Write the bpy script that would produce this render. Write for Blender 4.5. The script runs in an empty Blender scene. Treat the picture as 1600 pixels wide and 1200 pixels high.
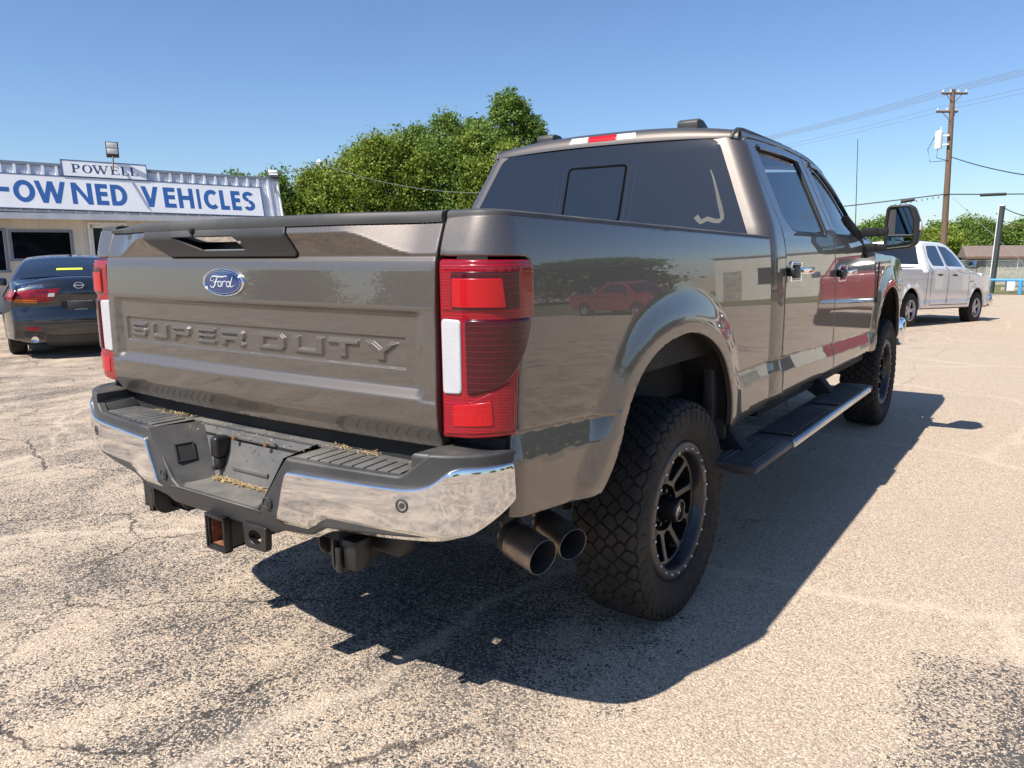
import bpy, bmesh, math, random
import numpy as np
from mathutils import Vector, Matrix
from mathutils.geometry import delaunay_2d_cdt
R_ = math.radians
rng = np.random.RandomState(7)
random.seed(7)
scene = bpy.context.scene
COL = scene.collection

# ------------------------------------------------------------------ camera
cam_data = bpy.data.cameras.new("camera")
cam = bpy.data.objects.new("camera", cam_data)
COL.objects.link(cam)
cam_data.sensor_width = 36.0
cam_data.lens = 1207.4 / 1600.0 * 36.0
cam_data.clip_start = 0.05
cam_data.clip_end = 3000.0
_r = Vector((0.81531, 0.57896, -0.00841))
_u = Vector((-0.09132, 0.14292, 0.98551))
_f = Vector((-0.57177, 0.80273, -0.16939))
_m = Matrix((_r, _u, -_f)).transposed().to_4x4()
_m.translation = Vector((2.1237, -1.5208, 1.4110))
cam.matrix_world = _m
scene.camera = cam

# ------------------------------------------------------------------ sky and sun
SUNV = Vector((0.24, 0.79, -1.0)).normalized()          # the way the light travels
sun_el = math.asin(-SUNV.z)
sun_az = math.atan2(-SUNV.x, -SUNV.y)                    # direction towards the sun, clockwise from +Y
world = bpy.data.worlds.new("World")
scene.world = world
world.use_nodes = True
wn = world.node_tree
wn.nodes.clear()
sky = wn.nodes.new("ShaderNodeTexSky")
sky.sky_type = 'NISHITA'
sky.sun_disc = False
sky.sun_elevation = sun_el
sky.sun_rotation = sun_az
sky.altitude = 0.0
sky.air_density = 1.0
sky.dust_density = 0.35
sky.ozone_density = 4.5
bg = wn.nodes.new("ShaderNodeBackground")
bg.inputs["Strength"].default_value = 0.095
wo = wn.nodes.new("ShaderNodeOutputWorld")
grade = wn.nodes.new("ShaderNodeMix")
grade.data_type = 'RGBA'
grade.blend_type = 'MULTIPLY'
grade.inputs[0].default_value = 1.0
grade.inputs[7].default_value = (0.85, 0.92, 1.02, 1.0)      # the camera's cooler white balance
wn.links.new(sky.outputs[0], grade.inputs[6])
wn.links.new(grade.outputs[2], bg.inputs[0])
wn.links.new(bg.outputs[0], wo.inputs[0])
sun_d = bpy.data.lights.new("sun", 'SUN')
sun_d.energy = 5.0
sun_d.angle = R_(0.53)
sun_d.color = (1.0, 0.95, 0.87)
sun = bpy.data.objects.new("sun", sun_d)
COL.objects.link(sun)
sun.rotation_euler = SUNV.to_track_quat('-Z', 'Y').to_euler()
sun.location = (-10, -20, 30)
scene.view_settings.view_transform = 'Standard'
scene.view_settings.look = 'None'
scene.view_settings.gamma = 1.0
scene.view_settings.use_curve_mapping = False
scene.view_settings.exposure = 0.6
scene.cycles.max_bounces = 8
scene.cycles.glossy_bounces = 5
scene.cycles.diffuse_bounces = 3
scene.cycles.transparent_max_bounces = 8
scene.cycles.use_denoising = True
try:
    scene.cycles.denoiser = 'OPENIMAGEDENOISE'
except Exception:
    pass

# ------------------------------------------------------------------ materials
class NT:
    """small helper round a material's node tree"""
    def __init__(self, name):
        self.m = bpy.data.materials.new(name)
        self.m.use_nodes = True
        self.t = self.m.node_tree
        self.t.nodes.clear()
        self.out = self.t.nodes.new("ShaderNodeOutputMaterial")
        self.b = self.t.nodes.new("ShaderNodeBsdfPrincipled")
        self.t.links.new(self.b.outputs[0], self.out.inputs[0])
        self._co = None
    def n(self, kind, **kw):
        nd = self.t.nodes.new("ShaderNode" + kind)
        for k, v in kw.items():
            if k.startswith("i_"):
                key = k[2:]
                nd.inputs[int(key) if key.isdigit() else key].default_value = v
            else:
                setattr(nd, k, v)
        return nd
    def l(self, a, b):
        self.t.links.new(a, b)
    def co(self, kind="Object"):
        if self._co is None:
            self._co = self.n("TexCoord")
        return self._co.outputs[kind]
    def mapping(self, src, scale=(1, 1, 1), rot=(0, 0, 0), loc=(0, 0, 0)):
        mp = self.n("Mapping")
        mp.inputs["Scale"].default_value = scale
        mp.inputs["Rotation"].default_value = rot
        mp.inputs["Location"].default_value = loc
        self.l(src, mp.inputs[0])
        return mp.outputs[0]
    def noise(self, scale, detail=3.0, rough=0.55, vec=None, dist=0.0):
        nd = self.n("TexNoise")
        nd.inputs["Scale"].default_value = scale
        nd.inputs["Detail"].default_value = detail
        nd.inputs["Roughness"].default_value = rough
        nd.inputs["Distortion"].default_value = dist
        self.l(vec if vec is not None else self.co(), nd.inputs["Vector"])
        return nd
    def voro(self, scale, feature='F1', vec=None, rand=1.0):
        nd = self.n("TexVoronoi")
        nd.feature = feature
        nd.inputs["Scale"].default_value = scale
        nd.inputs["Randomness"].default_value = rand
        self.l(vec if vec is not None else self.co(), nd.inputs["Vector"])
        return nd
    def ramp(self, fac, stops):
        r = self.n("ValToRGB")
        els = r.color_ramp.elements
        while len(els) < len(stops):
            els.new(0.5)
        for e, (pos, c) in zip(els, stops):
            e.position = pos
            e.color = (c, c, c, 1) if isinstance(c, (int, float)) else (*c, 1)
        self.l(fac, r.inputs[0])
        return r.outputs[0]
    def mix(self, fac, a, b, kind='MIX'):
        nd = self.n("Mix")
        nd.data_type = 'RGBA'
        nd.blend_type = kind
        for val, idx in ((fac, 0), (a, 6), (b, 7)):
            if hasattr(val, "links"):
                self.l(val, nd.inputs[idx])
            elif idx == 0:
                nd.inputs[0].default_value = val
            else:
                nd.inputs[idx].default_value = (*val, 1)
        return nd.outputs[2]
    def math(self, op, a, b=None, c=None, clamp=False):
        nd = self.n("Math")
        nd.operation = op
        nd.use_clamp = clamp
        for i, v in enumerate((a, b, c)):
            if v is None:
                continue
            if hasattr(v, "links"):
                self.l(v, nd.inputs[i])
            else:
                nd.inputs[i].default_value = v
        return nd.outputs[0]
    def bump(self, h, strength=0.3, dist=0.01, normal=None):
        nd = self.n("Bump")
        nd.inputs["Strength"].default_value = strength
        nd.inputs["Distance"].default_value = dist
        self.l(h, nd.inputs["Height"])
        if normal is not None:
            self.l(normal, nd.inputs["Normal"])
        self.l(nd.outputs[0], self.b.inputs["Normal"])
        return nd.outputs[0]
    def set(self, **kw):
        names = dict(color="Base Color", metal="Metallic", rough="Roughness", coat="Coat Weight", coatr="Coat Roughness",
                     spec="Specular IOR Level", trans="Transmission Weight", ior="IOR", alpha="Alpha", sheen="Sheen Weight",
                     sss="Subsurface Weight", emc="Emission Color", ems="Emission Strength")
        for k, v in kw.items():
            inp = self.b.inputs[names[k]]
            if hasattr(v, "links"):
                self.l(v, inp)
            elif k in ("color", "emc"):
                inp.default_value = (*v, 1)
            else:
                inp.default_value = v
        return self

def simple(name, color, rough=0.5, metal=0.0, vary=0.12, scale=6.0, bump=0.0, bscale=300.0, coat=0.0, **kw):
    t = NT(name)
    nz = t.noise(scale, 4.0)
    c2 = tuple(min(1.0, c * (1 + vary)) for c in color)
    c1 = tuple(c * (1 - vary) for c in color)
    t.set(color=t.mix(t.ramp(nz.outputs[0], [(0.3, 0.0), (0.7, 1.0)]), c1, c2), metal=metal, coat=coat, **kw)
    rr = t.ramp(nz.outputs[0], [(0.25, max(0, rough * 0.85)), (0.75, min(1, rough * 1.15))])
    t.set(rough=rr)
    if bump:
        t.bump(t.noise(bscale, 2.0).outputs[0], bump, 0.002)
    return t.m

def paint(name, color, metal=0.0, rough=0.35, flake=0.0, coatr=0.015, dust=0.0, dustcol=(0.32, 0.27, 0.21)):
    t = NT(name)
    base = t.mix(0.0, color, color)
    if flake:
        v = t.voro(900.0)
        base = t.mix(t.math('MULTIPLY', v.outputs["Color"], flake), color, tuple(min(1, c * 2.2) for c in color))
    r = rough
    if dust:
        nz = t.noise(3.0, 6.0, 0.65)
        nz2 = t.noise(60.0, 3.0, 0.6)
        geo = t.n("NewGeometry")
        sep = t.n("SeparateXYZ")
        t.l(geo.outputs["Position"], sep.inputs[0])
        low = t.math('MULTIPLY_ADD', sep.outputs[2], -0.9, 1.25, clamp=True)
        d = t.math('MULTIPLY', t.ramp(nz.outputs[0], [(0.35, 0.15), (0.75, 1.0)]), low)
        d = t.math('MULTIPLY', d, t.ramp(nz2.outputs[0], [(0.3, 0.5), (0.7, 1.0)]))
        d = t.math('MULTIPLY', d, dust)
        base = t.mix(d, base, dustcol)
        t.set(metal=t.math('MULTIPLY_ADD', d, -metal, metal), coat=t.math('MULTIPLY_ADD', d, -0.6, 1.0))
        t.set(coatr=t.math('MULTIPLY_ADD', d, 0.35, coatr))
    else:
        t.set(metal=metal, coat=1.0, coatr=coatr)
    t.set(color=base, rough=r)
    t.b.inputs["Coat IOR"].default_value = 1.65
    return t.m

M = {}
M['paint'] = paint('stone_grey_metallic_paint', (0.100, 0.086, 0.075), metal=0.75, rough=0.50, flake=0.6, coatr=0.008, dust=0.07)
M['white_paint'] = paint('white_car_paint', (0.90, 0.88, 0.84), rough=0.4)
M['red_paint'] = paint('red_car_paint', (0.24, 0.008, 0.012), rough=0.4)
M['black_paint'] = paint('black_car_paint', (0.006, 0.008, 0.013), rough=0.3)
M['silver_paint'] = paint('silver_car_paint', (0.45, 0.46, 0.47), metal=0.8, rough=0.4)

def _plastic(name, col, dusty, rough=0.6):
    t = NT(name)
    nz = t.noise(5.0, 6.0, 0.65)
    nf = t.noise(420.0, 2.0)
    d = t.math('MULTIPLY', t.ramp(nz.outputs[0], [(0.38, 0.0), (0.75, 1.0)]), dusty)
    geo = t.n("NewGeometry")
    sep = t.n("SeparateXYZ")
    t.l(geo.outputs["Normal"], sep.inputs[0])
    d = t.math('MULTIPLY', d, t.math('MULTIPLY_ADD', sep.outputs[2], 0.75, 0.35, clamp=True))
    t.set(color=t.mix(d, col, (0.27, 0.235, 0.19)), rough=t.math('MULTIPLY_ADD', d, 0.3, rough))
    t.bump(nf.outputs[0], 0.25, 0.0006)
    return t.m
M['plastic'] = _plastic('textured_black_plastic', (0.032, 0.033, 0.035), 0.34, 0.5)
M['pad'] = _plastic('dusty_step_pad_plastic', (0.075, 0.075, 0.075), 0.65, 0.62)
M['rail'] = _plastic('weathered_rail_cap_plastic', (0.04, 0.041, 0.042), 0.35, 0.55)
M['dark'] = simple('underbody_black', (0.012, 0.012, 0.012), 0.8)
M['liner'] = simple('dusty_wheel_well_liner', (0.010, 0.009, 0.008), 0.95, vary=0.8, scale=25, bump=0.3, bscale=90)
M['seal'] = simple('rubber_seal', (0.01, 0.01, 0.011), 0.5)
M['frame_metal'] = simple('black_painted_steel', (0.016, 0.015, 0.015), 0.38, vary=0.5, scale=18)
M['rust'] = simple('rusty_steel', (0.20, 0.075, 0.035), 0.85, vary=0.6, scale=60)

def _chrome():
    t = NT('dusty_chrome')
    nz = t.noise(9.0, 6.0, 0.7)
    nf = t.voro(260.0)
    d = t.ramp(nz.outputs[0], [(0.35, 0.0), (0.85, 0.16)])
    spots = t.math('MULTIPLY', t.ramp(nf.outputs["Distance"], [(0.08, 1.0), (0.2, 0.0)]), t.ramp(t.noise(14.0).outputs[0], [(0.5, 0.0), (0.7, 0.55)]))
    dd = t.math('MAXIMUM', d, spots)
    t.set(color=t.mix(dd, (0.80, 0.80, 0.80), (0.38, 0.34, 0.29)), metal=t.math('MULTIPLY_ADD', dd, -0.7, 1.0),
          rough=t.math('MULTIPLY_ADD', dd, 0.45, 0.035))
    return t.m
M['chrome'] = _chrome()
M['bright'] = simple('bright_chrome', (0.82, 0.82, 0.83), 0.06, metal=1.0, vary=0.02)
M['alu'] = simple('brushed_aluminium', (0.62, 0.61, 0.60), 0.28, metal=1.0, vary=0.08)
M['alloy'] = simple('painted_alloy', (0.55, 0.56, 0.57), 0.35, metal=0.7, vary=0.05)
M['badge_blue'] = simple('badge_blue', (0.006, 0.03, 0.12), 0.12, coat=1.0, vary=0.05)

def _lens(name, col, rough=0.12, lines=0, pattern=0.0, pscale=(0, 0, 260), metal=0.0):
    t = NT(name)
    base = t.mix(0.0, col, col)
    if pattern:
        w = t.n("TexWave")
        w.inputs["Scale"].default_value = 1.0
        w.inputs["Distortion"].default_value = 0.0
        w.bands_direction = 'DIAGONAL'
        t.l(t.mapping(t.co(), scale=pscale), w.inputs["Vector"])
        base = t.mix(t.math('MULTIPLY', w.outputs["Color"], pattern), col, tuple(c * 0.35 for c in col))
    nz = t.noise(16.0, 3.0)
    base = t.mix(t.ramp(nz.outputs[0], [(0.35, 0.0), (0.75, 0.35)]), base, tuple(c * 0.6 for c in col))
    if lines:
        sp_ = t.n("SeparateXYZ"); t.l(t.co(), sp_.inputs[0])
        fr = t.math('FRACT', t.math('MULTIPLY', sp_.outputs[2], lines))
        ln = t.math('LESS_THAN', fr, .16)
        base = t.mix(t.math('MULTIPLY', ln, .30), base, tuple(min(1, c * 3.2 + .01) for c in col))
        t.bump(fr, .25, .0015)
    t.set(color=base, rough=0.25, coat=1.0, coatr=0.02, metal=metal, spec=.3)
    t.b.inputs["Coat IOR"].default_value = 1.4
    return t.m
M['lens_red'] = _lens('red_lamp_lens', (0.27, 0.0, 0.009), pattern=0.45, lines=130)
M['lens_hot'] = _lens('bright_red_reflector', (0.50, 0.0, 0.006), pattern=0.5, lines=170)
M['lens_dark'] = _lens('smoked_red_lens', (0.052, 0.0, 0.005), pattern=0.2, lines=62)
M['lens_white'] = _lens('frosted_reverse_lens', (0.52, 0.52, 0.55), pattern=0.4, lines=200)
M['lens_clear'] = _lens('clear_cargo_lens', (0.75, 0.75, 0.76), pattern=0.6)
M['lens_amber'] = _lens('amber_lens', (0.75, 0.20, 0.01))

def _glass(name, col, rough=0.02):
    t = NT(name)
    nz = t.noise(2.0, 3.0)
    t.set(color=t.mix(nz.outputs[0], col, tuple(c * 1.5 for c in col)), rough=0.08, coat=1.0, coatr=rough, spec=0.6)
    return t.m
M['glass'] = _glass('tinted_glass', (0.006, 0.008, 0.010))
M['glass_rear'] = _glass('dusty_tinted_rear_glass', (0.008, 0.009, 0.011), 0.05)
M['glass_film'] = _glass('window_film', (0.022, 0.024, 0.028), 0.10)
M['side_glass'] = _glass('tinted_side_glass', (0.006, 0.008, 0.010))
M['side_glass'].node_tree.nodes["Principled BSDF"].inputs["Alpha"].default_value = 0.62
M['mirror'] = simple('mirror_glass', (0.28, 0.35, 0.37), 0.01, metal=1.0, vary=0.01)
M['window_glass'] = simple('dark_building_glass', (0.004, 0.005, 0.008), 0.05, spec=0.25)
M['script'] = simple('badge_silver', (0.62, 0.64, 0.68), 0.3, metal=0.3, vary=0.02)

def _rubber():
    t = NT('dusty_tyre_rubber')
    nz = t.noise(7.0, 6.0, 0.7)
    nf = t.noise(90.0, 3.0)
    d = t.math('MULTIPLY', t.ramp(nz.outputs[0], [(0.35, 0.1), (0.75, 0.75)]), t.ramp(nf.outputs[0], [(0.3, 0.4), (0.7, 1.0)]))
    t.set(color=t.mix(d, (0.014, 0.014, 0.0145), (0.075, 0.062, 0.048)), rough=0.82, spec=0.3)
    t.bump(nf.outputs[0], 0.25, 0.001)
    return t.m
M['rubber'] = _rubber()
M['bronze'] = simple('matte_bronze_grey_ring', (0.075, 0.062, 0.054), 0.38, metal=0.35, vary=0.12, scale=20)
M['wheel_black'] = simple('satin_black_wheel', (0.012, 0.012, 0.013), 0.28, vary=0.3, coat=0.2)
M['exhaust'] = simple('heat_stained_steel', (0.30, 0.25, 0.205), 0.38, metal=0.8, vary=0.35, scale=14)
M['soot'] = simple('sooty_bore', (0.03, 0.028, 0.026), 0.7, vary=0.4)
M['straw'] = simple('dry_straw', (0.42, 0.30, 0.15), 0.8, vary=0.3, scale=80)

# ------------------------------------------------------------------ object helpers
def link(ob, parent=None):
    COL.objects.link(ob)
    if parent is not None:
        ob.parent = parent
    return ob

def tag(o, label=None, cat=None, group=None, kind=None):
    for k, v in (("label", label), ("category", cat), ("group", group), ("kind", kind)):
        if v:
            o[k] = v
    return o

def empty(name, loc=(0, 0, 0), rz=0.0):
    o = bpy.data.objects.new(name, None)
    o.empty_display_size = 0.3
    o.location = loc
    o.rotation_euler = (0, 0, rz)
    COL.objects.link(o)
    return o

def mesh_obj(name, verts, faces, mat, parent=None, smooth=True, normals=None, sharp=None, mats=None, fmat=None):
    me = bpy.data.meshes.new(name)
    me.from_pydata([tuple(map(float, v)) for v in verts], [], [tuple(map(int, f)) for f in faces])
    me.update()
    for mm in ([mat] if mats is None else mats):
        me.materials.append(mm)
    if fmat is not None:
        me.polygons.foreach_set("material_index", np.asarray(fmat, dtype=np.int32))
    if smooth:
        me.polygons.foreach_set("use_smooth", [True] * len(me.polygons))
        if normals is not None:
            me.normals_split_custom_set_from_vertices([tuple(map(float, n)) for n in normals])
        elif sharp is not None:
            me.set_sharp_from_angle(angle=R_(sharp))
    return link(bpy.data.objects.new(name, me), parent)

class MB:
    """collects shapes in one bmesh"""
    def __init__(self):
        self.bm = bmesh.new()
    def box(self, x0, x1, y0, y1, z0, z1, bev=0.0, seg=2, mat=None):
        g = bmesh.ops.create_cube(self.bm, size=1.0)
        vs = g['verts']
        for v in vs:
            v.co = Vector(((x0 + x1) / 2 + v.co.x * (x1 - x0), (y0 + y1) / 2 + v.co.y * (y1 - y0), (z0 + z1) / 2 + v.co.z * (z1 - z0)))
        if bev > 0:
            es = list({e for v in vs for e in v.link_edges})
            r = bmesh.ops.bevel(self.bm, geom=es, offset=bev, segments=seg, affect='EDGES', profile=0.5)
            vs = list({v for f in r['faces'] for v in f.verts} | {v for v in vs if v.is_valid})
        if mat is not None:
            for v in vs:
                v.co = mat @ v.co
        return self
    def prism(self, poly, axis, a, b, bev=0.0, mat=None):
        """poly of 2D points; axis 'x','y','z' is the extrusion axis from a to b"""
        def mk(p, t):
            return {'x': (t, p[0], p[1]), 'y': (p[0], t, p[1]), 'z': (p[0], p[1], t)}[axis]
        va = [self.bm.verts.new(mk(p, a)) for p in poly]
        vb = [self.bm.verts.new(mk(p, b)) for p in poly]
        fs = [self.bm.faces.new(va), self.bm.faces.new(vb[::-1])]
        n = len(poly)
        for i in range(n):
            fs.append(self.bm.faces.new((va[i], vb[i], vb[(i + 1) % n], va[(i + 1) % n])))
        vs = va + vb
        bmesh.ops.recalc_face_normals(self.bm, faces=fs)
        if bev > 0:
            es = list({e for f in fs for e in f.edges})
            r = bmesh.ops.bevel(self.bm, geom=es, offset=bev, segments=2, affect='EDGES', profile=0.5)
            vs = list({v for f in r['faces'] for v in f.verts} | {v for v in vs if v.is_valid})
        if mat is not None:
            for v in vs:
                v.co = mat @ v.co
        return self
    def tube(self, pts, r, n=8, caps=True, closed=False):
        pts = [Vector(p) for p in pts]
        rings = []
        up = Vector((0, 0, 1))
        m = len(pts)
        for i, p in enumerate(pts):
            if closed:
                d = pts[(i + 1) % m] - pts[i - 1]
            else:
                d = (pts[min(i + 1, m - 1)] - pts[max(i - 1, 0)])
            d.normalize()
            a = d.cross(up)
            if a.length < 1e-3:
                a = d.cross(Vector((1, 0, 0)))
            a.normalize()
            b = a.cross(d)
            rr = r[i] if isinstance(r, (list, tuple)) else r
            rings.append([self.bm.verts.new(p + (a * math.cos(t) + b * math.sin(t)) * rr) for t in [2 * math.pi * k / n for k in range(n)]])
        for i in range(m if closed else m - 1):
            A, B = rings[i], rings[(i + 1) % m]
            for k in range(n):
                self.bm.faces.new((A[k], A[(k + 1) % n], B[(k + 1) % n], B[k]))
        if caps and not closed:
            self.bm.faces.new(rings[0][::-1])
            self.bm.faces.new(rings[-1])
        return self
    def lathe(self, prof, n=32, axis='x', center=(0, 0, 0)):
        """prof: (axial, radius)"""
        c = Vector(center)
        rings = []
        for a, r in prof:
            ring = []
            for k in range(n):
                t = 2 * math.pi * k / n
                ca, sa = math.cos(t) * r, math.sin(t) * r
                v = {'x': (a, ca, sa), 'y': (ca, a, sa), 'z': (ca, sa, a)}[axis]
                ring.append(self.bm.verts.new(c + Vector(v)))
            rings.append(ring)
        for A, B in zip(rings[:-1], rings[1:]):
            for k in range(n):
                self.bm.faces.new((A[k], A[(k + 1) % n], B[(k + 1) % n], B[k]))
        return self
    def quad(self, a, b, c, d):
        self.bm.faces.new([self.bm.verts.new(p) for p in (a, b, c, d)])
        return self
    def build(self, name, mat, parent=None, sharp=35, smooth=True):
        bmesh.ops.recalc_face_normals(self.bm, faces=self.bm.faces)
        me = bpy.data.meshes.new(name)
        self.bm.to_mesh(me)
        self.bm.free()
        me.materials.append(mat)
        if smooth:
            me.polygons.foreach_set("use_smooth", [True] * len(me.polygons))
            me.set_sharp_from_angle(angle=R_(sharp))
        return link(bpy.data.objects.new(name, me), parent)

def mirror_x(ob, name=None):
    o = ob.copy()
    if name:
        o.name = name
    o.scale.x = -ob.scale.x
    COL.objects.link(o)
    return o

def copy_tree(o, parent=None):
    c = o.copy()
    COL.objects.link(c)
    c.parent = parent
    if parent is not None:
        c.matrix_parent_inverse = o.matrix_parent_inverse.copy()
    for ch in [k for k in bpy.data.objects if k.parent is o]:
        copy_tree(ch, c)
    return c

# ------------------------------------------------------------------ panels cut from an outline
def densify(poly, h, closed=True):
    out = []
    n = len(poly)
    for i in range(n if closed else n - 1):
        a, b = np.array(poly[i], float), np.array(poly[(i + 1) % n], float)
        k = max(1, int(math.ceil(np.linalg.norm(b - a) / h)))
        for j in range(k):
            out.append(a + (b - a) * j / k)
    if not closed:
        out.append(np.array(poly[-1], float))
    return np.array(out)

def smooth_poly(pts, h=0.02, closed=False):
    """Catmull-Rom through the points"""
    P = [np.array(p, float) for p in pts]
    n = len(P)
    out = []
    for i in range(n if closed else n - 1):
        p1, p2 = P[i], P[(i + 1) % n]
        p0 = P[i - 1] if (closed or i > 0) else 2 * p1 - p2
        p3 = P[(i + 2) % n] if (closed or i + 2 < n) else 2 * p2 - p1
        k = max(2, int(np.linalg.norm(p2 - p1) / h))
        for j in range(k):
            t = j / k
            out.append(0.5 * ((2 * p1) + (-p0 + p2) * t + (2 * p0 - 5 * p1 + 4 * p2 - p3) * t * t + (-p0 + 3 * p1 - 3 * p2 + p3) * t ** 3))
    if not closed:
        out.append(P[-1])
    return [tuple(o) for o in out]

def round_poly(pts, r, seg=5):
    """round every corner; r number or list"""
    n = len(pts)
    out = []
    for i in range(n):
        p = np.array(pts[i], float); a = np.array(pts[i - 1], float); b = np.array(pts[(i + 1) % n], float)
        rr = r[i] if isinstance(r, (list, tuple)) else r
        if rr <= 0:
            out.append(tuple(p)); continue
        da, db = a - p, b - p
        la, lb = np.linalg.norm(da), np.linalg.norm(db)
        t = min(rr, la * 0.48, lb * 0.48)
        s, e = p + da / la * t, p + db / lb * t
        for k in range(seg + 1):
            q = k / seg
            out.append(tuple((1 - q) ** 2 * s + 2 * q * (1 - q) * p + q * q * e))
    return out

def seg_near(P, A, B):
    """nearest point on segments A-B for each P; returns distance, vector to nearest"""
    best = np.full(len(P), 1e9)
    vec = np.zeros((len(P), 2))
    d = B - A
    L = np.maximum((d ** 2).sum(1), 1e-12)
    for i in range(len(A)):
        t = np.clip(((P - A[i]) @ d[i]) / L[i], 0, 1)
        q = A[i] + t[:, None] * d[i] - P
        dd = (q ** 2).sum(1)
        m = dd < best
        best[m] = dd[m]
        vec[m] = q[m]
    return np.sqrt(best), vec

def inside(P, poly):
    x, y = P[:, 0], P[:, 1]
    c = np.zeros(len(P), bool)
    n = len(poly)
    for i in range(n):
        x1, y1 = poly[i]; x2, y2 = poly[i - 1]
        if y1 == y2:
            continue
        m = ((y1 > y) != (y2 > y)) & (x < (x2 - x1) * (y - y1) / (y2 - y1) + x1)
        c ^= m
    return c

def area(poly):
    p = np.asarray(poly)
    return 0.5 * np.sum(p[:, 0] * np.roll(p[:, 1], -1) - np.roll(p[:, 0], -1) * p[:, 1])

def inset(poly, d):
    p = np.asarray(poly)
    s = 1.0 if area(p) > 0 else -1.0
    e = np.roll(p, -1, 0) - p
    e /= np.maximum(np.linalg.norm(e, axis=1), 1e-9)[:, None]
    nrm = np.stack([-e[:, 1], e[:, 0]], 1) * s
    a = nrm + np.roll(nrm, 1, 0)
    a /= np.maximum(np.linalg.norm(a, axis=1), 1e-6)[:, None]
    cosv = np.maximum((a * nrm).sum(1), 0.5)
    return p + a * (d / cosv)[:, None]

def panel(name, outline, F, MAP, mat, parent=None, h=0.03, bev=0.003, flange=0.012, holes=(), fine=(), extra=None):
    outl = densify(outline, h * 0.8)
    hls = [densify(q, h * 0.8) for q in holes]
    loops = [outl] + hls
    pts = [l for l in loops]
    edges = []
    k = 0
    for l in loops:
        n = len(l)
        edges += [(k + i, k + (i + 1) % n) for i in range(n)]
        k += n
    nb = k
    A = np.concatenate(loops)
    B = np.concatenate([np.roll(l, -1, 0) for l in loops])
    if bev > 0:
        for f in (0.4, 1.0):
            for j, l in enumerate(loops):
                ins = inset(l, bev * f * (1 if j == 0 else -1))
                dd, _ = seg_near(ins, A, B)
                ins = ins[dd > bev * f * 0.8]
                pts.append(ins)
    lo, hi = outl.min(0), outl.max(0)
    def grid(lo, hi, h):
        gx = np.arange(lo[0] + h * 0.5, hi[0], h)
        gy = np.arange(lo[1] + h * 0.5, hi[1], h)
        X, Y = np.meshgrid(gx, gy)
        X = X + (np.arange(len(gy)) % 2)[:, None] * h * 0.5
        return np.stack([X.ravel(), Y.ravel()], 1)
    G = grid(lo, hi, h)
    for (x0, x1, y0, y1, hh) in fine:
        m = ~((G[:, 0] > x0) & (G[:, 0] < x1) & (G[:, 1] > y0) & (G[:, 1] < y1))
        G = np.concatenate([G[m], grid(np.array([x0, y0]), np.array([x1, y1]), hh)])
    if extra is not None:
        G = np.concatenate([G, np.asarray(extra, float)])
    G = G[inside(G, outl)]
    for q in hls:
        G = G[~inside(G, q)]
    if len(G):
        dd, _ = seg_near(G, A, B)
        G = G[dd > bev + (min([f[4] for f in fine] + [h]) * 0.45)]
    pts.append(G)
    allp = np.concatenate(pts)
    res = delaunay_2d_cdt([Vector((float(a), float(b))) for a, b in allp], edges, [], 0, 1e-6)
    V = np.array([(v.x, v.y) for v in res[0]])
    T = np.array([t for t in res[2] if len(t) == 3], int)
    C = V[T].mean(1)
    m = inside(C, outl)
    for q in hls:
        m &= ~inside(C, q)
    T = T[m]
    used = np.unique(T)
    re = -np.ones(len(V), int)
    re[used] = np.arange(len(used))
    V = V[used]; T = re[T]
    dist, vec = seg_near(V, A, B)
    u, v = V[:, 0], V[:, 1]
    drop = np.zeros(len(V)); th = np.zeros(len(V))
    if bev > 0:
        q = np.clip(1 - dist / bev, 0, 1)
        drop = bev * (1 - np.sqrt(np.maximum(0, 1 - q * q * 0.96)))
        th = np.arcsin(np.clip(q, 0, 1) * 0.92)
    D = F(u, v) - drop
    P = MAP(u, v, D)
    e = 1.5e-3
    Pu = MAP(u + e, v, F(u + e, v)) - MAP(u - e, v, F(u - e, v))
    Pv = MAP(u, v + e, F(u, v + e)) - MAP(u, v - e, F(u, v - e))
    N = np.cross(Pu, Pv)
    N /= np.maximum(np.linalg.norm(N, axis=1), 1e-12)[:, None]
    O = MAP(u, v, D + 1e-3) - P
    s = np.sign((N * O).sum(1)); s[s == 0] = 1
    N *= s[:, None]
    if bev > 0:
        t2 = vec / np.maximum(dist, 1e-9)[:, None]
        bd = dist < 1e-6
        if bd.any():   # on the edge: point away from a nearby interior point
            mid = (A + B) / 2
            ev = B - A
            en = np.stack([ev[:, 1], -ev[:, 0]], 1)
            en /= np.maximum(np.linalg.norm(en, axis=1), 1e-9)[:, None]
            lid = np.concatenate([np.full(len(l), j) for j, l in enumerate(loops)])
            sg = np.array([(1 if area(l) > 0 else -1) * (1 if j == 0 else -1) for j, l in enumerate(loops)])
            en *= sg[lid][:, None]
            idx = np.where(bd)[0]
            for i in idx:
                d2 = ((A - V[i]) ** 2).sum(1); d3 = ((B - V[i]) ** 2).sum(1)
                w = (d2 < 1e-10) | (d3 < 1e-10)
                if w.any():
                    tv = en[w].sum(0)
                else:
                    tv = en[np.argmin(((mid - V[i]) ** 2).sum(1))]
                t2[i] = tv / max(np.linalg.norm(tv), 1e-9)
        T3 = t2[:, :1] * Pu + t2[:, 1:] * Pv
        T3 -= N * (T3 * N).sum(1)[:, None]
        T3 /= np.maximum(np.linalg.norm(T3, axis=1), 1e-12)[:, None]
        NN = N * np.cos(th)[:, None] + T3 * np.sin(th)[:, None]
    else:
        NN = N
    # winding
    fn = np.cross(P[T[:, 1]] - P[T[:, 0]], P[T[:, 2]] - P[T[:, 0]])
    flip = (fn * N[T[:, 0]]).sum(1) < 0
    T[flip] = T[flip][:, ::-1]
    faces = [tuple(t) for t in T]
    verts = list(P); norms = list(NN)
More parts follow.
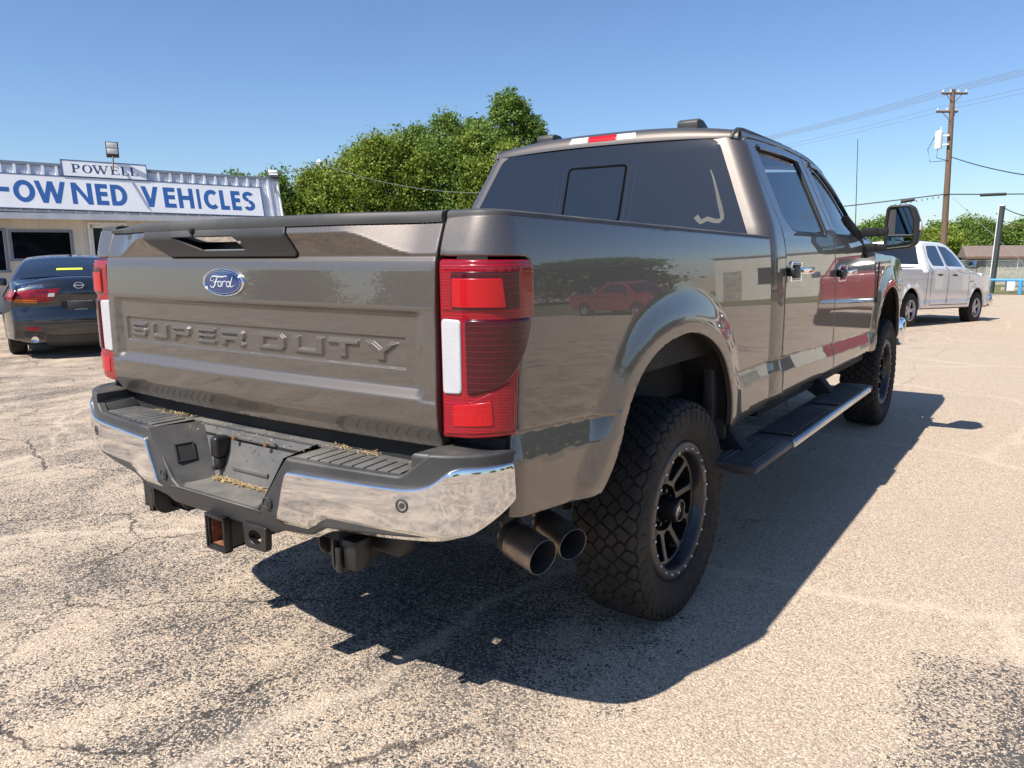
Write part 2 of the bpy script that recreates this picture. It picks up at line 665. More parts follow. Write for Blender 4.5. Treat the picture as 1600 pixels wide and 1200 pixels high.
    if flange > 0:
        ec = {}
        for t in T:
            for a, b in ((t[0], t[1]), (t[1], t[2]), (t[2], t[0])):
                ec[(a, b)] = 1
        bl = [(a, b) for (a, b) in ec if (b, a) not in ec]
        Pb = MAP(u, v, D - flange)
        top, bot = {}, {}
        fnorm = {}
        for a, b in bl:
            nn = np.cross(P[b] - P[a], N[a])
            nn /= max(np.linalg.norm(nn), 1e-9)
            for q in (a, b):
                fnorm[q] = fnorm.get(q, 0) + nn
        for q in fnorm:
            nn = fnorm[q] / max(np.linalg.norm(fnorm[q]), 1e-9)
            top[q] = len(verts); verts.append(P[q]); norms.append(nn)
            bot[q] = len(verts); verts.append(Pb[q]); norms.append(nn)
        for a, b in bl:
            faces.append((top[b], top[a], bot[a], bot[b]))
    return mesh_obj(name, verts, faces, mat, parent, True, norms)

def grid_surf(name, fn, us, vs, mat, parent=None, outward=None):
    """smooth grid surface; fn(u, v) arrays -> (N,3)"""
    us = np.asarray(us, float); vs = np.asarray(vs, float)
    U, W = np.meshgrid(us, vs, indexing='ij')
    P = fn(U.ravel(), W.ravel())
    nu, nv = len(us), len(vs)
    faces = []
    for i in range(nu - 1):
        for j in range(nv - 1):
            a = i * nv + j
            faces.append((a, a + nv, a + nv + 1, a + 1))
    if outward is not None:
        f = faces[len(faces) // 2]
        nn = np.cross(P[f[1]] - P[f[0]], P[f[3]] - P[f[0]])
        if nn @ np.array(outward) < 0:
            faces = [q[::-1] for q in faces]
    return mesh_obj(name, P, faces, mat, parent, True, None, 50)

def sstep(a, b, x):
    t = np.clip((x - a) / (b - a), 0, 1)
    return t * t * (3 - 2 * t)

# flat lettering built from overlapping stroke polygons, merged into one outline sheet
def union_sheet(name, polys, place, mat, parent=None, lift=0.0, thick=0.0):
    pts, edges = [], []
    for q in polys:
        k = len(pts)
        pts += [Vector((float(a), float(b))) for a, b in q]
        edges += [(k + i, k + (i + 1) % len(q)) for i in range(len(q))]
    res = delaunay_2d_cdt(pts, edges, [], 0, 1e-6)
    V = np.array([(v.x, v.y) for v in res[0]])
    T = np.array([t for t in res[2] if len(t) == 3], int)
    C = V[T].mean(1)
    m = np.zeros(len(T), bool)
    for q in polys:
        m |= inside(C, np.asarray(q))
    T = T[m]
    P = [place(a, b, lift) for a, b in V]
    faces = [tuple(t) for t in T]
    if thick:
        k = len(P)
        P += [place(a, b, lift - thick) for a, b in V]
        ec = {(a, b) for t in T for a, b in ((t[0], t[1]), (t[1], t[2]), (t[2], t[0]))}
        for a, b in ec:
            if (b, a) not in ec:
                faces.append((b, a, a + k, b + k))
    ob = mesh_obj(name, P, faces, mat, parent, False)
    bm = bmesh.new(); bm.from_mesh(ob.data)
    used = [v for v in bm.verts if not v.link_faces]
    bmesh.ops.delete(bm, geom=used, context='VERTS')
    bmesh.ops.recalc_face_normals(bm, faces=bm.faces)
    bm.to_mesh(ob.data); bm.free()
    return ob

def ground_z(x, y):
    return np.interp(np.asarray(y, float) , [-200, 6, 11, 17.7, 22.5, 40, 62, 90, 2000], [0, 0, -.10, -.34, -.47, -.68, -1.2, -1.5, -1.5])
# ------------------------------------------------------------------ ground: worn chip-seal lot
def ground_mat():
    t = NT('worn_chip_seal')
    co = t.co("Object")
    warp = t.noise(1.3, 3.0, 0.6, vec=co)
    big = t.noise(0.33, 5.0, 0.62, vec=co)
    mid = t.noise(1.7, 6.0, 0.68, vec=co, dist=0.6)
    stv = t.mapping(co, scale=(1.0, 0.45, 1.0), rot=(0, 0, R_(-38)))
    streak = t.noise(2.4, 6.0, 0.72, vec=stv)
    # stones
    wv = t.n("VectorMath", operation='MULTIPLY_ADD')
    t.l(t.noise(60.0, 2.0, vec=co).outputs["Color"], wv.inputs[0]); wv.inputs[1].default_value = (.006, .006, .006); t.l(co, wv.inputs[2])
    v1 = t.voro(125.0, vec=wv.outputs[0])
    v2 = t.voro(310.0, vec=wv.outputs[0])
    c1 = t.n("SeparateColor"); t.l(v1.outputs["Color"], c1.inputs[0])
    c2 = t.n("SeparateColor"); t.l(v2.outputs["Color"], c2.inputs[0])
    stone = t.ramp(c1.outputs[0], [(0.0, (.20, .165, .135)), (.16, (.42, .33, .25)), (.35, (.66, .54, .41)), (.55, (.50, .38, .31)), (.70, (.70, .58, .46)), (.85, (.86, .77, .64)), (.93, (.38, .36, .34)), (1.0, (.60, .45, .36))])
    stone2 = t.ramp(c2.outputs[1], [(0.0, (.20, .16, .13)), (.25, (.50, .40, .31)), (.6, (.66, .54, .43)), (1.0, (.90, .80, .66))])
    stone = t.mix(.50, stone, stone2)
    stone = t.mix(t.ramp(big.outputs[0], [(.35, 0.0), (.7, .28)]), stone, (.64, .54, .425))
    stone = t.mix(1.0, stone, (.99, .93, .86), 'MULTIPLY')
    # how much of the binder shows
    wear_shade = t.math('ADD', t.math('MULTIPLY', mid.outputs[0], .55), t.math('MULTIPLY', streak.outputs[0], .60))
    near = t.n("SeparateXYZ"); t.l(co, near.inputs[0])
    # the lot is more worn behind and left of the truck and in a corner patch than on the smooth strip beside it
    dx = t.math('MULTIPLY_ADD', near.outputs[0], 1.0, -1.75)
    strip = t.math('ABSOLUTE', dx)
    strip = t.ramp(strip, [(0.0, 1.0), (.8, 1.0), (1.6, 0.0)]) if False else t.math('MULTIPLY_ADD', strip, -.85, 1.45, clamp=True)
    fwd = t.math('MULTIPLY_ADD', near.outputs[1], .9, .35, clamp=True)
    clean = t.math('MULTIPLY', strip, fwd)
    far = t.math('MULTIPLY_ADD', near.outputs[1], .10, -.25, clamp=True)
    wear_shade = t.math('SUBTRACT', wear_shade, t.math('MULTIPLY', clean, .18))
    wear_shade = t.math('SUBTRACT', wear_shade, t.math('MULTIPLY', far, .10))
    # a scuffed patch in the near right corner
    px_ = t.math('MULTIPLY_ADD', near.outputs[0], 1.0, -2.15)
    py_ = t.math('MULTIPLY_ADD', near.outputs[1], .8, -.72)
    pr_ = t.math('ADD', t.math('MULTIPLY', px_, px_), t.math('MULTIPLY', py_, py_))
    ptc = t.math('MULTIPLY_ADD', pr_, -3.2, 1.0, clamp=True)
    wear_shade = t.math('ADD', wear_shade, t.math('MULTIPLY', ptc, .27))
    qx_ = t.math('MULTIPLY_ADD', near.outputs[0], .8, -.28)  # dark flecks under the truck's tail; its shade is deepened in the colour too
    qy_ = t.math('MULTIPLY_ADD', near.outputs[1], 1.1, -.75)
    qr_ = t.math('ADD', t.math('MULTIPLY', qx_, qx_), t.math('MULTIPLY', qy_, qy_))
    wear_shade = t.math('ADD', wear_shade, t.math('MULTIPLY', t.math('MULTIPLY_ADD', qr_, -1.5, 1.0, clamp=True), .17))
    thr = t.math('MULTIPLY_ADD', wear_shade, 4.4, -2.18, clamp=True)            # 0 stones only .. 1 binder
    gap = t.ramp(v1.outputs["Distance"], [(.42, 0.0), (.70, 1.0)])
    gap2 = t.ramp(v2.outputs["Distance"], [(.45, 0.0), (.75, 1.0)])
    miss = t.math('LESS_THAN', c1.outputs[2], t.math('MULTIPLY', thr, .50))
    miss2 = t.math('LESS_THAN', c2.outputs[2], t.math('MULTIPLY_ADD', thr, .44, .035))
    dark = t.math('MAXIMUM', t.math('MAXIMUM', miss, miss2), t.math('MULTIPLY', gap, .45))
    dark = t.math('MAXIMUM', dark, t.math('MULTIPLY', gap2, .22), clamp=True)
    binder = t.mix(t.noise(9.0, 4.0, vec=co).outputs[0], (.038, .037, .037), (.12, .11, .102))
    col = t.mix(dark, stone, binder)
    # fines lying in seams and ruts
    seam = t.voro(.36, 'DISTANCE_TO_EDGE', vec=None)
    sv = t.n("VectorMath", operation='MULTIPLY_ADD')
    t.l(warp.outputs["Color"], sv.inputs[0]); sv.inputs[1].default_value = (.55, .55, 0); t.l(co, sv.inputs[2])
    t.l(sv.outputs[0], seam.inputs["Vector"])
    band = t.ramp(seam.outputs["Distance"], [(.0, 1.0), (.018, 0.0)])
    col = t.mix(t.math('MULTIPLY', band, .38), col, (.66, .54, .42))
    # cracks
    cv = t.n("VectorMath", operation='MULTIPLY_ADD')
    t.l(t.noise(3.2, 5.0, .7, vec=co).outputs["Color"], cv.inputs[0]); cv.inputs[1].default_value = (.28, .28, 0); t.l(co, cv.inputs[2])
    crk = t.voro(.95, 'DISTANCE_TO_EDGE'); t.l(cv.outputs[0], crk.inputs["Vector"])
    cmask = t.ramp(t.noise(1.1, 3.0, vec=co).outputs[0], [(.40, 0.0), (.50, 1.0)])
    cw = t.math('MULTIPLY', t.ramp(crk.outputs["Distance"], [(.0, 1.0), (.004, .8), (.008, 0.0)]), cmask)
    cw = t.math('MULTIPLY', cw, t.math('SUBTRACT', 1.0, t.math('MULTIPLY', clean, 1.0), clamp=True))
    col = t.mix(t.math('MULTIPLY', cw, .85), col, (.035, .032, .03))
    stain = t.noise(.55, 4.0, .6, vec=co)
    col = t.mix(t.ramp(stain.outputs[0], [(.30, .30), (.48, 0.0)]), col, (.36, .29, .23))
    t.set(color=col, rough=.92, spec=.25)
    hgt = t.math('SUBTRACT', t.math('MULTIPLY', t.math('SUBTRACT', 1.0, v1.outputs["Distance"]), 1.0), t.math('MULTIPLY', dark, .8))
    hgt = t.math('ADD', hgt, t.math('MULTIPLY', t.math('SUBTRACT', 1.0, v2.outputs["Distance"]), .35))
    hgt = t.math('SUBTRACT', hgt, t.math('MULTIPLY', cw, 4.0))
    t.bump(hgt, .42, .0055)
    return t.m
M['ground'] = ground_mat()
ys = np.concatenate([np.arange(-60, 6, 6), np.arange(6, 45, 2.0), np.arange(45, 110, 8), [150, 300, 700, 1500]])
xs = np.concatenate([[-1200, -400, -150], np.arange(-80, 81, 8), [150, 400, 1200]])
def gfn(x, y):
    z = ground_z(x, y)
    return np.stack([x, y, z], 1)
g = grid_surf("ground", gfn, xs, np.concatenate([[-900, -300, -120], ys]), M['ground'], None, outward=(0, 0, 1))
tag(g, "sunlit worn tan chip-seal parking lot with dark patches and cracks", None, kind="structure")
# loose stones lying on the lot close to the camera
ico = bmesh.new(); bmesh.ops.create_icosphere(ico, subdivisions=1, radius=1.0)
iv = np.array([v.co[:] for v in ico.verts]); ifc = np.array([[v.index for v in f.verts] for f in ico.faces]); ico.free()
NS = 5200
P = np.stack([rng.uniform(-6.5, 5.5, NS), -1.4 + rng.power(.75, NS) * 9.5, np.zeros(NS)], 1)
sz = rng.lognormal(-5.75, .38, NS)
VV, FF = [], []
for i in range(NS):
    q = iv * (sz[i] * rng.uniform(.6, 1.25, 3)) * (1 + rng.uniform(-.18, .18, (len(iv), 1)))
    q[:, 2] = q[:, 2] * .75
    a = rng.uniform(0, 6.28); c, s_ = math.cos(a), math.sin(a)
    q[:, :2] = q[:, :2] @ np.array([[c, s_], [-s_, c]])
    VV.append(q + P[i] + [0, 0, sz[i] * .28]); FF.append(ifc + i * len(iv))
t = NT('loose_stone'); gi = t.n("NewGeometry")
t.set(color=t.ramp(gi.outputs["Random Per Island"], [(0, (.20, .17, .14)), (.3, (.45, .37, .30)), (.7, (.62, .53, .44)), (1, (.74, .66, .58))]), rough=.9)
st = mesh_obj("loose_gravel", np.concatenate(VV), np.concatenate(FF), t.m, None, True, None, 25)
tag(st, "small loose stones scattered over the worn parking lot", None, kind="stuff")
# grass verge
def grass_mat():
    t = NT('dry_grass'); n1 = t.noise(.8, 5.0); n2 = t.noise(30.0, 3.0)
    c = t.mix(t.ramp(n1.outputs[0], [(.35, 0.0), (.65, 1.0)]), (.115, .13, .035), (.26, .22, .09))
    c = t.mix(t.math('MULTIPLY', n2.outputs[0], .5), c, (.06, .08, .02)); t.set(color=c, rough=.95); t.bump(n2.outputs[0], .8, .05); return t.m
M['grass'] = grass_mat()
gy = np.array([39.2, 42, 46, 50, 56, 62, 70, 80, 92])
gv = grid_surf("lawn", lambda x, y: np.stack([x, y + .9 * np.sin(x * .31) * (y < 40), ground_z(x, y) + .012], 1), np.arange(-60, 62, 3.0), gy, M['grass'], None, outward=(0, 0, 1))
tag(gv, "dry green grass verge beyond the blue pipe rail", None, kind="structure")
# ------------------------------------------------------------------ the grey pickup
truck = empty("pickup_truck")
tag(truck, "dark grey-brown crew cab pickup seen from behind, with off-road tyres and dual exhaust tips", "pickup truck")
WY, WB, TR = 1.167, 4.06, 0.427      # rear axle y, wheelbase, tyre radius
ARCH = smooth_poly([(.50, .672), (.595, .77), (.68, .914), (.755, 1.0), (.87, 1.067), (1.03, 1.103), (1.20, 1.107), (1.38, 1.06), (1.53, .965), (1.62, .82), (1.635, .665)], 0.035)
ARCH_F = smooth_poly([(.62 + WB, .64), (.64 + WB, .80), (.70 + WB, .914), (.77 + WB, 1.0), (.88 + WB, 1.067), (1.03 + WB, 1.103), (1.20 + WB, 1.107), (1.38 + WB, 1.06), (1.53 + WB, .965), (1.62 + WB, .82), (1.66 + WB, .60)], 0.035)
_arA = np.array(ARCH[:-1] + ARCH_F[:-1]); _arB = np.array(ARCH[1:] + ARCH_F[1:])

def crease_z(y):
    return np.interp(y, [-.2, .08, .45, .74, 2.4, 3.4, 4.6, 6.2], [.955, .953, .925, .900, .882, .852, .818, .80])

def side_low(y, z):
    """how far the flank stands out of x = 1.0 below the belt"""
    y = np.asarray(y, float); z = np.asarray(z, float)
    d = -0.095 * np.maximum(z - 1.08, 0) ** 2 - 0.60 * np.maximum(z - 1.36, 0) ** 2
    d = d - 0.010 * np.maximum(1.05 - z, 0)
    zc = crease_z(y)
    t = (zc - z)
    band = 0.075
    below = t > 0
    d = d + np.where(below, -0.011 * sstep(0, .012, t) + 0.020 * np.clip((t - .010) / band, 0, 1), 0.0)
    d = d - np.where(z < .70, (np.maximum(.70 - z, 0) ** 2) * 9.0, 0)
    P = np.stack([y.ravel(), z.ravel()], 1)
    m = ((P[:, 0] > .3) & (P[:, 0] < 1.85) | (P[:, 0] > .3 + WB)) & (P[:, 1] < 1.32)
    fl = np.zeros(len(P))
    if m.any():
        dd, _ = seg_near(P[m], _arA, _arB)
        q = np.clip(1 - dd / .175, 0, 1)
        f = 0.024 * sstep(0, 1, np.clip(q * 1.25, 0, 1))
        fl[m] = f
    fl = fl.reshape(y.shape)
    fl = fl * sstep(.62, .72, z) + fl * 0.55 * (1 - sstep(.62, .72, z))
    # inside the flare the body crease fades out
    return d * (1 - np.clip(fl / .024, 0, 1) * np.where(t > 0, .9, 0)) + fl

# --- bed side with the rounded rear corner: s runs along the plan outline, starting at the tailgate seam
CR = .11; CS0 = .075; SO = CS0 + CR * math.pi / 2 - CR
def bed_map(s, z, d):
    s = np.asarray(s, float); z = np.asarray(z, float); d = np.asarray(d, float) + 0 * s
    th = np.clip((s - CS0) / CR, 0, math.pi / 2)
    x = np.where(s < CS0, .815 + s, .815 + CS0 + CR * np.sin(th))
    y = np.where(s < CS0, 0.0, CR - CR * np.cos(th)) + np.maximum(0, s - CS0 - CR * math.pi / 2)
    nx, ny = np.sin(th), -np.cos(th)
    return np.stack([x + nx * d, y + ny * d, z], 1)
def S(y):
    return y + SO
def bed_F(s, z):
    y = np.asarray(s) - SO
    k = sstep(0, .2, np.asarray(s))
    return side_low(np.maximum(y, 0.02), z) * k + (1 - k) * (-.32 * np.maximum(np.asarray(z) - 1.41, 0) - 1.2 * np.maximum(np.asarray(z) - 1.44, 0) ** 2)
def ztop(y):
    return 1.503 - .0207 * y

lampR = [(S(.012), 1.393), (S(.152), 1.392), (S(.156), 1.28), (S(.150), 1.245), (S(.098), 1.14), (S(.088), 1.09), (S(.082), .955)]
bed_out = [(0.0, ztop(0) - .004), (.08, ztop(0))] + [(S(y), ztop(y)) for y in (.1, .6, 1.2, 1.8, 2.165)] + [(S(2.172), 1.2), (S(2.182), .9), (S(2.185), .655), (S(1.80), .645), (S(1.70), .645)]
bed_out += [(S(a), b) for a, b in ARCH[::-1]]
bed_out += [(S(.45), .674), (S(.30), .69), (S(.10), .712), (S(.055), .722), (S(.058), .85), (S(.072), .948)]
bed_out += round_poly([(S(.086), .955), (S(.092), 1.09), (S(.102), 1.14), (S(.154), 1.245), (S(.160), 1.28), (S(.157), 1.397), (0.0, 1.400)], [0, .03, .03, .03, .03, .02, 0])
bs = panel("bed_side", bed_out, bed_F, bed_map, M['paint'], truck, h=.028, bev=.006, flange=.02, fine=[(S(.3), S(1.9), .6, .855, .015), (S(.3), S(1.9), .96, 1.26, .013), (S(.0), S(2.18), .855, .96, .0075)])
mirror_x(bs, "bed_side.001")

# tail lamps
def lamp_F(s, z):
    return 0.006 - .10 * np.maximum(np.asarray(z) - 1.37, 0) + 0 * np.asarray(s)
def lampset():
    lamp = mesh_obj("tail_lamp", [(0, 0, 0)], [], M['lens_red'], truck)
    body_out = round_poly([(.004, .928), (.004, 1.03), (.002, 1.393)] + [(a - .003, b - .003) for a, b in lampR[1:]] + [(S(.078), .945)], [.01, 0, .012, .02, .02, .04, .03, .0, .02, .02])
    body = panel("tmp_lamp", body_out, lambda s, z: lamp_F(s, z) + .0, bed_map, M['lens_red'], None, h=.02, bev=.006, flange=.03)
    lamp.data = body.data
    COL.objects.unlink(body)
    def sub(nm, out, off, mat, bev=.004, r=.008):
        return panel(nm, round_poly(out, r), lambda s, z: lamp_F(s, z) + off, bed_map, mat, lamp, h=.015, bev=bev, flange=.006)
    # upper part
    sub("brake_lens", [(.010, 1.262), (.010, 1.380), (S(.140), 1.380), (S(.142), 1.262)], .003, M['lens_red'])
    sub("reflector", [(.045, 1.268), (.045, 1.362), (S(.085), 1.362), (S(.088), 1.268)], .006, M['lens_dark'], .003, .008)
    sub("reflector", [(.050, 1.272), (.050, 1.345), (.178, 1.345), (.186, 1.272)], .0085, M['lens_hot'], .003, .006)
    # middle part
    sub("reverse_lens", [(.012, 1.046), (.010, 1.242), (.073, 1.240), (.073, 1.050)], .006, M['lens_white'], .005, .012)
    mid = [(.086, 1.052), (.083, 1.243), (S(.128), 1.243), (S(.135), 1.225), (S(.110), 1.16), (S(.07), 1.10), (S(.02), 1.064), (S(-.04), 1.048)]
    sub("signal_lens", mid, .007, M['lens_dark'], .008, .016)
    # lower part
    low = [(.010, .936), (.010, 1.028), (.090, 1.030), (S(-.01), 1.048), (S(.06), 1.085), (S(.074), 1.05), (S(.070), .957)]
    sub("side_marker_lens", low, .003, M['lens_red'], .005, .010)
    sub("reflector", [(.045, .962), (.042, 1.018), (S(-.02), 1.030), (S(.012), 1.036), (S(.016), .972)], .006, M['lens_hot'], .003, .006)
    b = MB(); b.box(.82, .90, .03, .09, .94, 1.385); b.box(.88, .955, .09, .145, .97, 1.385); b.build("lamp_housing", M['dark'], lamp)
    return lamp
lampR_o = lampset()
tag(lampR_o, None)
_ll = copy_tree(lampR_o, truck); _ll.scale.x = -1

# bed rail caps and dark closing pieces
def railcap(sgn):
    pts = [(0, 0)]
    us = np.linspace(0, S(2.17), 60)
    prof = [(.004, -.012), (.0045, .001), (.001, .010), (-.012, .0145), (-.09, .0145), (-.09, -.01)]
    rows = []
    for u in us:
        y = max(0, u - SO)
        base = ztop(y)
        for d, dz in prof:
            dd = d - .006
            k = min(1, max(0, (u - .0) / .2))
            rows.append(bed_map(np.array([u]), np.array([base + dz]), np.array([float(bed_F(np.array([u]), np.array([base]))[0]) + dd]))[0])
    n = len(prof)
    faces = []
    for i in range(len(us) - 1):
        for j in range(n - 1):
            a = i * n + j
            faces.append((a, a + n, a + n + 1, a + 1))
    faces.append(tuple(range(n))); faces.append(tuple((len(us) - 1) * n + k for k in range(n))[::-1])
    return mesh_obj("bed_rail_cap", rows, faces, M['rail'], truck, True, None, 40)
rc = railcap(1)
mirror_x(rc, "bed_rail_cap.001")
b = MB()
b.box(-.80, .80, .10, 2.14, .80, .98); b.box(-.93, .93, 1.72, 2.14, .66, 1.40)
b.box(-.93, -.88, .12, 2.12, .98, 1.45); b.box(.88, .93, .12, 2.12, .98, 1.45); b.box(-.9, .9, 2.06, 2.12, .8, 1.43)
b.box(-.97, .97, .06, .62, .70, .93)
b.build("bed_floor", M['dark'], truck)

# --- tailgate
def tail_top(x):
    return 1.4885 + .0 * x
LETTERS = {
 'S': [[(0, .55), (0, .85), (.10, 1), (1, 1), (1, .72), (.22, .72), (.22, .64), (.9, .64), (1, .52), (1, .15), (.9, 0), (0, 0), (0, .28), (.78, .28), (.78, .36), (.10, .36)]],
 'U': [[(0, 1), (0, .15), (.10, 0), (1, 0), (1, 1), (.76, 1), (.76, .28), (.24, .28), (.24, 1)]],
 'P': [[(0, 0), (0, .62), (.74, .62), (.74, .72), (0, .72), (0, 1), (.9, 1), (1, .86), (1, .44), (.9, .32), (.24, .32), (.24, 0)]],
 'E': [[(0, .15), (0, .85), (.1, 1), (1, 1), (1, .74), (.24, .74), (.24, .63), (.95, .63), (.95, .40), (.24, .40), (.24, .26), (1, .26), (1, 0), (.1, 0)]],
 'R': [[(0, 0), (0, .62), (.74, .62), (.74, .72), (0, .72), (0, 1), (.9, 1), (1, .86), (1, .5), (.92, .38), (1.0, .16), (1.0, 0), (.80, 0), (.62, .32), (.24, .32), (.24, 0)]],
 'D': [[(0, 0), (0, .72), (0, 1), (.86, 1), (1, .80), (1, .2), (.86, 0)], 'cut', [(.24, .27), (.76, .27), (.76, .73), (.24, .73)]],
 'T': [[(0, 1), (0, .72), (.38, .72), (.38, 0), (.62, 0), (.62, .72), (1, .72), (1, 1)]],
 'Y': [[(0, 1), (.26, 1), (.5, .64), (.74, 1), (1, 1), (.62, .44), (.62, 0), (.38, 0), (.38, .44)]],
}
TXT = [('S', -.687, -.582), ('U', -.550, -.439), ('P', -.409, -.298), ('E', -.266, -.152), ('R', -.121, .005), ('D', .074, .204), ('U', .240, .373), ('T', .394, .518), ('Y', .542, .666)]
BX0, BX1, BZ0, BZ1 = -.715, .695, 1.098, 1.184
LZ0, LZ1 = 1.116, 1.167
def box_sd(x, z, x0, x1, z0, z1):
    qx = np.maximum(x0 - x, x - x1); qz = np.maximum(z0 - z, z - z1)
    return np.where((qx > 0) & (qz > 0), np.hypot(qx, qz), np.maximum(qx, qz))
def relief(x, z):
    out = np.zeros(x.shape)
    m = (x > BX0 - .02) & (x < BX1 + .02) & (z > BZ0 - .02) & (z < BZ1 + .02)
    if not m.any():
        return out
    X, Z = x[m], z[m]
    sd = box_sd(X, Z, BX0, BX1, BZ0, BZ1)
    r = -.0065 * (1 - sstep(-.003, .001, sd))
    for ch, a, b in TXT:
        w = (X > a - .01) & (X < b + .01) & (Z > LZ0 - .01) & (Z < LZ1 + .01)
        if not w.any():
            continue
        P = np.stack([X[w], Z[w]], 1)
        g = LETTERS[ch]
        poly = np.array([(a + (b - a) * u, LZ0 + (LZ1 - LZ0) * v) for u, v in g[0]])
        dd, _ = seg_near(P, poly, np.roll(poly, -1, 0))
        sg = np.where(inside(P, poly), -dd, dd)
        if len(g) > 1:
            pc = np.array([(a + (b - a) * u, LZ0 + (LZ1 - LZ0) * v) for u, v in g[2]])
            d2, _ = seg_near(P, pc, np.roll(pc, -1, 0))
            sg = np.maximum(sg, np.where(inside(P, pc), d2, -d2))
        q = np.clip((.0015 - sg) / .0042, 0, 1)
        r[w] = np.maximum(r[w], -.0065 + .0085 * q)
    out[m] = r
    return out
def tail_F(x, z):
    x = np.asarray(x, float); z = np.asarray(z, float)
    ax = np.abs(x)
    d = .014 * (1 - (x / .81) ** 2)
    p = np.interp(z, [.88, .905, .945, 1.018, 1.027, 1.047, 1.055, 1.236, 1.246, 1.256, 1.262, 1.38, 1.392, 1.398],
                  [.000, .004, .018, .0235, .0235, .0035, .0025, .0035, .0045, .0175, .019, .013, .010, .002])
    # the sunken middle panel has sloping ends
    endk = sstep(.735, .775, ax)
    mid = (z > 1.02) & (z < 1.262)
    p = np.where(mid, p * (1 - endk) + np.interp(z, [1.0, 1.262], [.0225, .0185]) * endk, p)
    # scooped top
    zc = 1.466 - .060 * sstep(.50, .74, ax)
    pk = .034 * (1 - sstep(.46, .76, ax)) + .006
    up = np.clip((z - 1.398) / np.maximum(zc - 1.398, 1e-3), 0, 1)
    low_ = .002 + (pk - .002) * (up ** 1.2)
    high = pk - (.35 + .03 * sstep(.45, .75, ax)) * np.maximum(z - zc, 0)
    kk = sstep(-.008, .008, z - zc)
    p = np.where(z > 1.398, low_ * (1 - kk) + high * kk, p)
    # lower corners run in
    p = p - .010 * (1 - sstep(.905, .955, z)) * 0.6
    return p + d + relief(x, z)
def tail_map(x, z, d):
    return np.stack([np.asarray(x, float), -np.asarray(d, float) + 0 * np.asarray(x), np.asarray(z, float)], 1)
tg_out = [(-.811, .925), (-.80, .900), (-.72, .893), (0, .888), (.72, .893), (.80, .895), (.811, .905), (.811, 1.02), (.811, 1.046), (.811, 1.25), (.811, 1.396), (.811, 1.4885), (.4, 1.4885), (-.4, 1.4885), (-.811, 1.4885)]
# opening for the handle bezel
hz = round_poly([(-.475, 1.489 - .004), (-.475, 1.452), (-.372, 1.3985), (.285, 1.3985), (.296, 1.405), (.276, 1.485)], [0, .01, .02, .012, .008, 0])
bz_x0, bz_x1 = -.475, .285
zt = .0
tg = None
def tg_outline():
    o = [(-.811, .925), (-.80, .900), (-.72, .893), (0, .888), (.72, .893), (.80, .895), (.811, .905), (.811, 1.4885), (.279, 1.4885)]
    o += [(.281, 1.47), (.293, 1.410), (.288, 1.4015), (.28, 1.3985)]
    o += [(-.355, 1.3985), (-.372, 1.403), (-.478, 1.455), (-.480, 1.4885), (-.811, 1.4885)]
    return o
zl = []
for zz in (1.018, 1.027, 1.047, 1.055, 1.236, 1.246, 1.256, 1.262, 1.392, 1.398):
    zl += [(xx, zz) for xx in np.arange(-.80, .801, .02)]
tg = panel("tailgate", tg_outline(), tail_F, tail_map, M['paint'], truck, h=.022, bev=.004, flange=.03,
           fine=[(BX0 - .012, BX1 + .012, BZ0 - .008, BZ1 + .008, .0019), (-.811, .811, 1.222, 1.274, .009), (-.811, .811, 1.008, 1.064, .008), (-.811, .811, 1.384, 1.4885, .0055)])
# bezel of black plastic round the release handle
def bez_F(x, z):
    x = np.asarray(x, float); z = np.asarray(z, float)
    return tail_F(x, z) + .004
bz = panel("handle_bezel", [(-.476, 1.487), (-.475, 1.456), (-.371, 1.4025), (-.355, 1.4005), (.279, 1.4005), (.290, 1.411), (.279, 1.47), (.276, 1.487)], bez_F, tail_map, M['plastic'], tg,
           h=.012, bev=.004, flange=.012, holes=[round_poly([(-.296, 1.463), (-.162, 1.4215), (.056, 1.4215), (.030, 1.463)], .004)])
b = MB(); b.box(-.30, .06, -.005, .04, 1.41, 1.425); b.box(-.31, .07, .035, .05, 1.41, 1.48); b.box(-.30, .07, -.02, .05, 1.466, 1.475)
b.build("handle_pocket", M['seal'], tg)
b = MB()
b.prism([(-.034, 1.464), (-.026, 1.464), (-.018, 1.452), (-.014, 1.447), (-.022, 1.447)], 'x', -.292, .030, .001)
b.build("release_handle", M['bright'], tg)
b = MB(); b.prism([(-.165, 1.4215), (.056, 1.4215), (.054, 1.4245), (-.163, 1.4245)], 'y', -.024, -.018)
b.build("handle_trim", M['alu'], tg)
b = MB(); b.lathe([(-.047, .0001), (-.047, .009), (-.044, .012), (-.030, .013)], 20, 'y', (.052, 0, 1.452)); b.build("lock_cylinder", M['alloy'], tg)
b = MB(); b.box(.0508, .0532, -.0485, -.0465, 1.446, 1.458); b.build("key_slot", M['seal'], tg)
b = MB(); b.lathe([(-.064, .0001), (-.064, .007), (-.060, .009), (-.045, .010)], 16, 'y', (-.175, 0, 1.483)); b.box(-.187, -.163, -.052, -.045, 1.472, 1.490, .003)
b.box(-.180, -.170, -.060, -.050, 1.462, 1.475, .002); b.build("rear_camera", M['seal'], tg)
